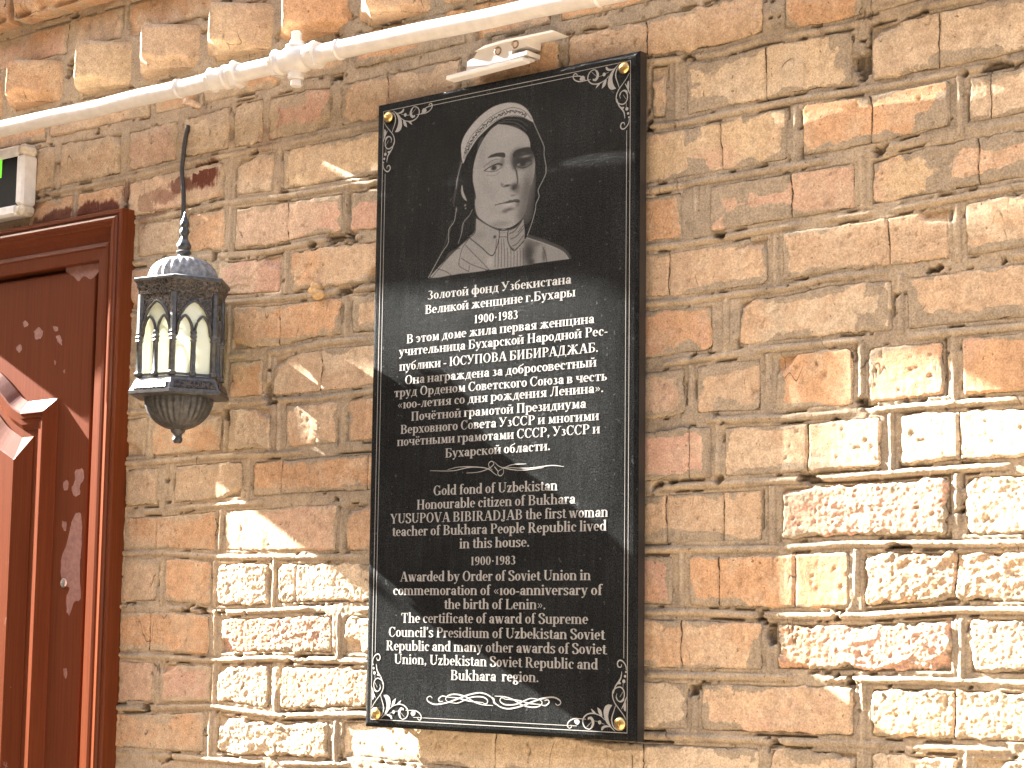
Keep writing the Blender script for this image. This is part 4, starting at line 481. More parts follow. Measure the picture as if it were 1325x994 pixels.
def blobmask(x, z, L, s):
    m = 0 * x
    for bx, bz, rx, rz, k in L:
        if k <= 0: continue
        d = np.sqrt(((x - bx) / rx) ** 2 + ((z - bz) / rz) ** 2)
        m = np.maximum(m, k * ss(1.25 - d + 1.1 * (fbm(x * 60, z * 60, s, 4, .6) - .5) + .35 * (vn(x * 420, z * 40, s + 2) - .5), 0.1, 0.45))
    return m
_m = []; CRACKS = {}
for b_ in BRICKS:
    if _m and _m[-1][0] == b_[0] and b_[1] - _m[-1][2] < .005:
        p_ = _m[-1]; CRACKS.setdefault((p_[0], p_[1]), []).append((p_[2] + b_[1]) / 2)
        _m[-1] = (p_[0], p_[1], b_[2], p_[3] if p_[2] - p_[1] > b_[2] - b_[1] else b_[3], max(p_[4], b_[4]))
    else: _m.append(b_)
BRICKS = _m
wall = empty("brick_wall", (0, 0, -1.45), "old sunlit tan brick wall with thick grey raised mortar joints and a row of projecting bricks on top", "brick wall")
allb = []
def add_brick(k, x0, x1, zb0, zt0, code, rough, pr=0.0, slope=True):
    r = random.Random(len(allb) * 7 + 3); sd = len(allb) * 1.37
    L = x1 - x0
    st = (0.0023 if rough < 2 else .0015) if pr == 0 else 0.003
    nx = max(8, int(L / st)); H0 = zt0 - zb0 if not slope else 0.066
    nz = max(6, int(H0 / st))
    u = np.linspace(0, 1, nx + 1); v = np.linspace(0, 1, nz + 1)
    U, V = np.meshgrid(u, v)
    X = x0 + U * L
    if slope:
        zb = jz(k + 1, X[0]) + 0.0062; zt = jz(k, X[0]) - 0.0062
        jit = (r.uniform(-.001, .001), r.uniform(-.001, .001))
        Z = zb[None, :] + jit[0] + V * (zt - zb + jit[1] - jit[0])[None, :]
        H = float(np.mean(zt - zb))
    else:
        Z = zb0 + V * (zt0 - zb0); H = zt0 - zb0
    # inside distance to a rounded rectangle with a ragged outline
    rc = r.uniform(.004, .010) if rough < 2 else r.uniform(.008, .016)
    dx = np.minimum(X - x0, x1 - X); dz = np.minimum(V * H, (1 - V) * H)
    ex = np.maximum(rc - dx, 0); ez = np.maximum(rc - dz, 0)
    D = np.where((dx < rc) & (dz < rc), rc - np.hypot(ex, ez), np.minimum(dx, dz))
    rag = (.0018 + .0016 * rough) if pr == 0 else .002
    D = D - rag * (2.2 * fbm(X * 70, Z * 70, sd, 4, .6) - .75)
    edge = ss(D / (.0030 + .0012 * rough + (.003 if pr else 0)))
    base = (.0012 + r.uniform(-.0009, .0013)) + pr
    tx, tz = r.uniform(-.010, .010), r.uniform(-.014, .014)
    h = base + tx * (X - (x0 + x1) / 2) + tz * (Z - Z.mean())
    h = h + .0016 * (fbm(X * 22, Z * 22, sd + 5, 3) - .5) + .0006 * (fbm(X * 150, Z * 150, sd + 9, 3, .7) - .5)
    h = h + .00035 * (vn(X * 25, Z * 420, sd) - .5) + .00025 * (vn(X * 400, Z * 30, sd) - .5)
    pit = ss(fbm(X * 130, Z * 130, sd + 2, 2), .78, .86); h = h - .0014 * pit
    hurt = 0 * X
    if rough:
        cl = fbm(X * 26 + .6 * vn(X * 60, Z * 60, 1), Z * 34, sd + 11, 6, .66)
        amp = [0, .0006, .0017, .0026][rough]
        rid = 1 - np.abs(2 * fbm(X * 55, Z * 75, sd + 21, 5, .68) - 1)
        lay = fbm(X * 18, Z * 130, sd + 31, 3, .6)
        wx = X + .006 * (vn(X * 70, Z * 70, sd) - .5); wz = Z + .006 * (vn(X * 70, Z * 70, sd + 4) - .5)
        sx_, sz_ = r.uniform(.45, 1.3), r.uniform(.6, 1.5); mixr = r.random()
        ch = .9 * chips(wx * 38 * sx_, wz * 62 * sz_, sd) + .45 * chips(wx * 95 * sx_, wz * 150 * sz_, sd + 2) + .22 * chips(wx * 230, wz * 330, sd + 3)
        ch = (1 - .6 * mixr) * ch + .9 * mixr * (fbm(X * 30, Z * 260, sd + 44, 4, .62) - .5) * (1 if r.random() < .6 else 0)
        zone = ss(fbm(X * 12, Z * 16, sd + 17, 3), .44, .60) if rough > 1 else ss(fbm(X * 12, Z * 16, sd + 17, 3), .5, .62)
        h = h + amp * (.9 * (cl - .55) + (.12 + .88 * zone) * ch + .15 * (rid - .8))
        if rough > 1:
            h = h + .0013 * (fbm(X * 260, Z * 340, sd + 3, 3, .7) - .5)
        hurt = ss(.5 - cl, 0, .25)
    # spalled corner or edge
    if r.random() < (.25 + .2 * rough):
        cx = x0 if r.random() < .5 else x1; cz = zb0 if not slope else float(Z[0 if r.random() < .5 else -1].mean())
        dd = np.hypot((X - cx) / r.uniform(.02, .045), (Z - cz) / r.uniform(.014, .03)) + .5 * (fbm(X * 60, Z * 60, sd + 8) - .5)
        h = h - .006 * ss(1.1 - dd, 0, .35)
    for xc in CRACKS.get((k, x0), []): h = h - .0035 * np.exp(-((X - xc - .004 * (vn(Z * 45, Z * 0 + xc * 50, 6) - .5)) / .0012) ** 2)
    if pr:
        wear = ss(.016 + .012 * (fbm(X * 40, X * 0 + sd, 3, 3) - .3) - V * H, 0, .014); h = h - (.020 * wear * ss(fbm(X * 16, Z * 20, sd + 13, 3), .3, .6) + .004 * wear)
    low = -.0055 if pr == 0 else pr - .006
    h = low + (h - low) * edge
    # colour
    c = np.array(PAL[code]) * r.uniform(.93, 1.07)
    c2 = np.array(PAL[r.choice('otpc' if code != 'c' else 'tyco')])
    m1 = ss(fbm(X * 14, Z * 16, sd + 40, 4, .6), .40, .62)[..., None]
    col = c * (1 - .55 * m1) + c2 * .55 * m1
    m2 = ss(vn(X * 60, Z * 7, sd + 50), .55, .9)[..., None]; col = col * (1 + .10 * m2)
    film = ss(fbm(X * 38, Z * 38, sd + 60, 5, .6), .50, .66)[..., None]
    col = col * (1 - .30 * film) + np.array((.50, .40, .28)) * .30 * film
    # mortar film lapping over the edges
    fr = .0052 + .010 * ss(fbm(X * 18, Z * 30, sd + 70, 3, .6), .35, .75) + .012 * ss(fbm(X * 7, Z * 10, sd + 77, 2), .66, .80)
    film_a = (D - fr + .003) / .006
    mm = .0 * ss((fr - D) / .0025 + 1.2 * (fbm(X * 160, Z * 160, sd + 80, 3) - .5), 0, 1) * (.85 if pr == 0 else .25)
    g = blobmask(X, Z, GREY, 5)
    mo_ = MORT + (MORT_L - MORT) * ss(-X, -.0, .3)[..., None]
    col = col * (1 - mm[..., None]) + (mo_ * (1.02 + .25 * (fbm(X * 90, Z * 90, 4, 3)[..., None] - .5))) * mm[..., None]
    h = h + .0008 * mm * edge * (pr == 0) + .0007 * mm * (fbm(X * 120, Z * 60, sd, 3) - .5)
    col = col * (1 - .22 * pit[..., None]) * (1 - .10 * hurt[..., None])
    s_ = blobmask(X, Z, STAIN, 9)[..., None]
    col = col * (1 - s_) + np.array((.115, .033, .016)) * s_
    # rings back into the wall
    n0 = (nx + 1) * (nz + 1)
    VV = [np.stack([X, -h, Z], -1).reshape(-1, 3)]; CC = [col.reshape(-1, 3)]
    F = []
    idx = np.arange(n0).reshape(nz + 1, nx + 1)
    a = idx[:-1, :-1].ravel(); b = idx[:-1, 1:].ravel(); cc = idx[1:, 1:].ravel(); d = idx[1:, :-1].ravel()
    F.append(np.stack([a, b, cc, d], 1))
    ring = np.concatenate([idx[0, :], idx[1:, -1], idx[-1, -2::-1], idx[-2:0:-1, 0]])
    P0 = VV[0][ring]; prev = ring; off = n0; m = len(ring)
    ysteps = [0.022] if pr == 0 else [-(pr - .012), -(pr * .45), 0.0, 0.022]
    for yy in ysteps:
        Q = P0.copy(); Q[:, 1] = yy
        Q[:, 0] += .002 * (vn(Q[:, 2] * 120, Q[:, 0] * 120 + yy * 300, sd) - .5); Q[:, 2] += .002 * (vn(Q[:, 0] * 120, Q[:, 1] * 300, sd + 1) - .5)
        VV.append(Q); CC.append(CC[0][ring])
        cur = np.arange(off, off + m)
        F.append(np.stack([prev, np.roll(prev, -1), np.roll(cur, -1), cur], 1)[:, ::-1])
        prev = cur; off += m
    ga = g if pr == 0 else 0 * g
    ck = np.full(X.shape, 30.0)
    for xc in CRACKS.get((k, x0), []):
        dd_ = (X - xc - .004 * (vn(Z * 45, Z * 0 + xc * 50, 6) - .5)) / .0016; ck = np.where(np.abs(dd_) < np.abs(ck), dd_, ck)
    ck = ck.ravel()
    fa = (film_a - (0 if pr == 0 else -1.5) - 3 * ga).ravel(); ra = (D / .006).ravel(); mo2 = (mo_ + 0 * X[..., None]).reshape(-1, 3); k_ = len(ysteps)
    o = mesh_np("brick", np.concatenate(VV), np.concatenate(F), MAT_BRICK, wall, np.concatenate(CC), extra=dict(film=np.concatenate([fa] + [fa[ring]] * k_), rim=np.concatenate([ra] + [ra[ring]] * k_), crack=np.concatenate([ck] + [ck[ring]] * k_)))
    ca = o.data.color_attributes.new("mort", 'FLOAT_COLOR', 'POINT'); m4 = np.ones((len(o.data.vertices), 4), np.float32); m4[:, :3] = np.concatenate([mo2] + [mo2[ring]] * k_); ca.data.foreach_set("color", m4.ravel())
    allb.append((k, x0, x1, zb0, zt0, slope, pr))
    return o
for (k, a, b, c, r_) in BRICKS:
    zm = 0
    add_brick(k, a, b, float(jz(k + 1, (a + b) / 2)) + .006, float(jz(k, (a + b) / 2)) - .006, c, r_)
# courses above the pipe and the row of projecting headers
for a, b, c in [(-1.02, -.765, 'o'), (-.755, -.50, 't'), (-.49, -.385, 'o'), (-.375, -.20, 'o'), (-.188, -.06, 't'), (-.05, .17, 'o'), (.18, .32, 't'), (.33, .53, 'o'), (.54, .68, 't'), (.69, .93, 'o'), (.94, 1.1, 't')]:
    add_brick(20, a, b, .951, 1.010, c, 1, slope=False)
def tooth(xc, code, sd):
    """header laid cornerwise: one face turned to the right, the other to the left, ragged underside"""
    r = random.Random(sd); hw, dp = .084 + r.uniform(-.003, .003), .062 + r.uniform(-.004, .003)
    zb, zt = 1.016 + r.uniform(-.003, .002), 1.084 + r.uniform(-.002, .006)
    n = 84; m = 26; t = np.linspace(-1, 1, n + 1)
    px = xc + t * hw; py = .012 - (dp + .012) * (np.sqrt(1.0016) - np.sqrt(t * t + .0016)) / (np.sqrt(1.0016) - .04)
    nrm = np.stack([np.tanh(t * 9) * dp, -hw * np.ones_like(t)], 1); nrm /= np.linalg.norm(nrm, axis=1)[:, None]
    rows = []; cols = []
    c = np.array(PAL[code]); c2 = np.array(PAL[r.choice('otcy')])
    def emit(z, k, push):
        zz = z + 0 * px
        d = .0030 * (fbm(px * 45 + py * 30, zz * 45, sd, 4, .6) - .5) + .0012 * (fbm(px * 200, zz * 200 + py * 150, sd + 2, 3, .7) - .5) + push
        worn = ss(.020 * fbm(px * 30 + py * 25, 0 * px, sd + 5, 3) + .004 - (zz - zb), 0, .010) * ss(fbm(px * 18, 0 * px + sd, 9, 2), .35, .6)
        d = d - .012 * worn
        x = px + nrm[:, 0] * d; y = py + nrm[:, 1] * d
        x = x + (xc - x) * 0; y = y + (.014 - y) * k
        rows.append(np.stack([x, y, zz + .0016 * (vn(px * 90, py * 90 + z * 60, sd) - .5)], 1))
        mx = ss(fbm(px * 16 + py * 12, zz * 18, sd + 8, 4, .6), .4, .62)[:, None]
        cols.append((c * (1 - .5 * mx) + c2 * .5 * mx) * (1 - .18 * worn[:, None]))
    for k in np.linspace(1, .12, 9): emit(zb, k, 0)
    for i, z in enumerate(np.linspace(zb, zt, m)):
        e = min(z - zb, zt - z); emit(z, 0, -.0035 * (1 - ss(e, 0, .005)))
    for k in np.linspace(.12, 1, 9): emit(zt, k, 0)
    V = np.concatenate(rows); C_ = np.concatenate(cols); R = len(rows)
    idx = np.arange(R * (n + 1)).reshape(R, n + 1)
    F = np.stack([idx[:-1, :-1].ravel(), idx[:-1, 1:].ravel(), idx[1:, 1:].ravel(), idx[1:, :-1].ravel()], 1)
    k_ = len(V); o = mesh_np("brick", V, F, MAT_BRICK, wall, C_, extra=dict(film=np.full(k_, 2.2), rim=np.full(k_, 9.0), crack=np.full(k_, 30.0)))
    ca = o.data.color_attributes.new("mort", 'FLOAT_COLOR', 'POINT'); ca.data.foreach_set("color", np.tile(np.append(MORT, 1.0).astype(np.float32), k_))
for i_, (x_, c_) in enumerate([(-.963, 'o'), (-.80, 'o'), (-.62, 'y'), (-.457, 't'), (-.294, 't'), (-.135, 'o'), (.03, 't'), (.193, 'o'), (.356, 'o'), (.52, 't'), (.683, 'o'), (.846, 't'), (1.01, 'o')]):
    tooth(x_, c_, 300 + i_ * 7)
for a, b, c in [(-1.1, -.94, 'o'), (-.93, -.715, 'o'), (-.70, -.575, 'o'), (-.565, -.33, 'o'), (-.32, -.07, 't'), (-.06, .20, 'o')]:
    add_brick(22, a, b, 1.094, 1.154, c, 1, slope=False)
for a, b, c in [(-1.1, -.97, 'o'), (-.955, -.845, 'o'), (-.825, -.58, 'o'), (-.565, -.33, 't'), (-.315, -.08, 'o')]:
    add_brick(23, a, b, 1.166, 1.228, c, 1, pr=.038, slope=False)
for a, b, c in [(-1.1, -.90, 'o'), (-.885, -.66, 'o'), (-.645, -.41, 't')]:
    add_brick(24, a, b, 1.240, 1.302, c, 1, pr=.038, slope=False)

def fill_row(k, x0, x1, z0, z1, pr, half=False):
    rr = random.Random(k * 31); x = x0
    while x < x1 - .05:
        L = (.152 if half else rr.choice((.12, .24, .245))) + rr.uniform(-.006, .006); e = min(x + L, x1)
        add_brick(k, x, e, z0, z1, rr.choice('ottocp'), rr.choice((0, 1)), pr=pr, slope=False); x = e + .014
fill_row(22, .215, 1.14, 1.094, 1.154, 0)
fill_row(23, -.065, 1.14, 1.166, 1.228, .038); fill_row(24, -.395, 1.14, 1.240, 1.302, .038)
fill_row(30, -.52, 1.14, -.214, -.149, 0); fill_row(31, -.52, 1.14, -.290, -.226, 0)

# mortar: one sheet with beads struck along the joints, ragged gaps beside the bricks
st = 0.0019
gx = np.arange(-1.12, 1.16, st); gz = np.arange(-.30, 1.33, st)
X, Z = np.meshgrid(gx, gz)
DO = np.full(X.shape, .05)         # distance outside the nearest brick (negative inside)
for (k, x0, x1, z0, z1, sl, pr) in allb:
    i0, i1 = np.searchsorted(gx, [x0 - .03, x1 + .03]); j0, j1 = np.searchsorted(gz, [z0 - .04, z1 + .04])
    if i1 <= i0 or j1 <= j0: continue
    xs = X[j0:j1, i0:i1]; zs = Z[j0:j1, i0:i1]
    zb = jz(k + 1, xs) + .0062 if sl else z0; zt = jz(k, xs) - .0062 if sl else z1
    qx = np.maximum(x0 - xs, xs - x1); qz = np.maximum(zb - zs, zs - zt)
    dd = np.where((qx > 0) & (qz > 0), np.hypot(np.maximum(qx, 0), np.maximum(qz, 0)), np.maximum(qx, qz))
    DO[j0:j1, i0:i1] = np.minimum(DO[j0:j1, i0:i1], dd)
h = -.0006 + .0020 * (fbm(X * 40, Z * 60, 90, 4, .6) - .5) + .0009 * (fbm(X * 220, Z * 220, 95, 2) - .5) + .0012 * (fbm(X * 9, Z * 9, 97, 2) - .5)
h = h + .0014 * ss(fbm(X * 14, Z * 20, 99, 3), .5, .7)
lvl = h.copy()
bead = 0 * X; bedge = 0 * X
for k in range(1, 14):
    zj = jz(k, X) + .0012 * (vn(X * 22, X * 0 + k, 8) - .5)
    t = (Z - zj) / .0038
    live = ss(fbm(X * 11, X * 0 + k * 3.1, 55, 3), .27, .40)
    prof = np.clip(1 - np.abs(t) ** 3, 0, 1) ** .6
    bead = np.maximum(bead, prof * live); bedge = np.maximum(bedge, np.exp(-((np.abs(t) - 1.25) / .28) ** 2) * live)
for i in range(len(allb) - 1):
    A = allb[i]; B = allb[i + 1]
    if A[0] != B[0] or B[1] - A[2] > .05 or B[1] - A[2] < .006 or A[0] > 12 or A[0] == 0: continue
    xc = (A[2] + B[1]) / 2; i0, i1 = np.searchsorted(gx, [xc - .014, xc + .014]); j0, j1 = np.searchsorted(gz, [A[3] - .003, A[4] + .003])
    if i1 <= i0 or j1 <= j0: continue
    xs = X[j0:j1, i0:i1]; zs = Z[j0:j1, i0:i1]
    t = (xs - xc - .0015 * (vn(zs * 30, zs * 0 + i, 4) - .5)) / .0036
    live = ss(vn(zs * 25, zs * 0 + i, 12), .12, .4)
    bead[j0:j1, i0:i1] = np.maximum(bead[j0:j1, i0:i1], .85 * live * np.clip(1 - t * t, 0, 1) ** .5)
    bedge[j0:j1, i0:i1] = np.maximum(bedge[j0:j1, i0:i1], .8 * live * np.exp(-((np.abs(t) - 1.25) / .28) ** 2))
h = h + .0026 * bead - .0012 * bedge
crk = ss(fbm(X * 26, Z * 26, 61, 4, .6), .58, .64) * np.exp(-((DO + .0006) / .0013) ** 2)
h = h + .012 * ss(Z, 1.172, 1.176)
h = h - .009 * crk
hole = ss(fbm(X * 24, Z * 40, 71, 4, .6), .71, .74) * ss(DO, -.004, .001); h = h - .012 * hole
inside = ss(-DO, .003 + 0 * X, .009); h = h * (1 - inside) - .013 * inside
# small bored holes in the wall: x, z, r
for hx, hz, hr in [(.952, .778, .0035), (.922, .783, .004), (.586, .325, .006)]:
    h = h - .014 * ss(1.15 - np.hypot(X - hx, Z - hz) / hr, 0, .3)
cm = MORT * (1 + .5 * (fbm(X * 30, Z * 45, 31, 4, .6)[..., None] - .5)) * (1 + .12 * bead[..., None])
lt = ss(fbm(X * 12, Z * 16, 33, 4, .6), .5, .65)[..., None]; cm = cm * (1 - .45 * lt) + np.array((.43, .335, .225)) * .45 * lt
left = ss(-X, -.0, .3)[..., None]; cm = cm * (1 - .75 * left) + MORT_L * (.8 + .4 * fbm(X * 25, Z * 40, 35, 4)[..., None]) * .75 * left
cm = cm * (1 - .4 * crk[..., None]) * (1 - .4 * hole[..., None])
s_ = (blobmask(X, Z, STAIN, 9) * .85)[..., None]; cm = cm * (1 - s_) + np.array((.115, .033, .016)) * s_
idx = np.arange(X.size).reshape(X.shape)
q = np.stack([idx[:-1, :-1].ravel(), idx[:-1, 1:].ravel(), idx[1:, 1:].ravel(), idx[1:, :-1].ravel()], 1)
deep = (DO < -.012).ravel(); door_cut = ((X < -.535) & (Z < .788)).ravel()
kill = (deep | door_cut)[q].all(1)
q = q[~kill]; used = np.zeros(X.size, bool); used[q.ravel()] = True
remap = np.cumsum(used) - 1
V = np.stack([X, -h, Z], -1).reshape(-1, 3)[used]
mort = mesh_np("mortar", V, remap[q], MAT_MORTAR, wall, cm.reshape(-1, 3)[used])
# the body of the wall behind and beyond the modelled face
cb = MB()
for c, d in [((0.65, .18, .0), (2.4, .3, 2.9)), ((-1.0, .18, 1.15), (1.0, .3, .70)), ((3.6, .16, .5), (4.9, .3, 3.9)), ((-3.0, .16, .5), (2.9, .3, 3.9)), ((.15, .16, 1.9), (3.4, .3, 1.1)), ((.3, .17, -.82), (1.69, .3, 1.27))]:
    if d[0] == 1.69: continue
    cb.box(c, d)
cb.build("wall_core", MAT_FACADE, wall)

# ------------------------------------------------------------------ serif alphabet for the engraving (strokes with thick stems and thin hairlines)
TH, HL = 11.6, 4.0
def arc(cx, cy, rx, ry, a0=0, a1=360, n=None):
    """bowl whose upright sides are thick and whose top and bottom are thin"""
    n = n or max(6, int(abs(a1 - a0) / 20))
    V = []
    ix, iy = max(rx - TH, 1.5), max(ry - HL, 1.5)
    for i in range(n + 1):
        t = math.radians(a0 + (a1 - a0) * i / n)
        V.append(((cx + rx * math.cos(t), cy + ry * math.sin(t)), (cx + ix * math.cos(t), cy + iy * math.sin(t))))
    return [[V[i][0], V[i + 1][0], V[i + 1][1], V[i][1]] for i in range(n)]
def seg(w, *p):
    out = []
    for i in range(0, len(p) - 2, 2):
        x0, y0, x1, y1 = p[i:i + 4]
        if abs(y1 - y0) > abs(x1 - x0) * .35: out.append([(x0 - w / 2, y0), (x0 + w / 2, y0), (x1 + w / 2, y1), (x1 - w / 2, y1)])
        else: out.append([(x0, y0 - w / 2), (x1, y1 - w / 2), (x1, y1 + w / 2), (x0, y0 + w / 2)])
    return out
def sb(x, y): return [[(x - 10.5, y), (x + 10.5, y), (x + 10.5, y + 3.4), (x - 10.5, y + 3.4)]]
def stem(x, y0, y1, f=''):
    o = [[(x - TH / 2, y0), (x + TH / 2, y0), (x + TH / 2, y1), (x - TH / 2, y1)]]
    if 'B' in f: o += sb(x, y0)
    if 'T' in f: o += sb(x, y1 - 3.4)
    if 'l' in f: o += [[(x - 11, y1 - 6), (x - 4, y1 - 6), (x - 4, y1), (x - 7, y1 - 1)]]
    if 'b' in f: o += [[(x, y0), (x + 10.5, y0), (x + 10.5, y0 + 3.4), (x, y0 + 3.4)]]
    return o
def hz(x0, x1, y, w=HL): return [[(x0, y - w / 2), (x1, y - w / 2), (x1, y + w / 2), (x0, y + w / 2)]]
def dot(x, y, r):
    return [[(x + r * math.cos(a), y + r * math.sin(a)) for a in [i * math.pi / 4 for i in range(8)]]]
def pen(pts, wt=10.5, wn=4.5):
    P = spline(pts, 4); o = []; L = []
    for i, p in enumerate(P):
        a = P[max(i - 1, 0)]; b = P[min(i + 1, len(P) - 1)]
        dx, dy = b[0] - a[0], b[1] - a[1]; l = math.hypot(dx, dy) or 1
        w = wn + (wt - wn) * abs(dy / l) ** 1.3
        if 1: L.append(((p[0] - dy / l * w / 2, p[1] + dx / l * w / 2), (p[0] + dy / l * w / 2, p[1] - dx / l * w / 2)))
    return [[L[i][0], L[i + 1][0], L[i + 1][1], L[i][1]] for i in range(len(L) - 1)]
s, A, l, h_ = stem, arc, seg, hz
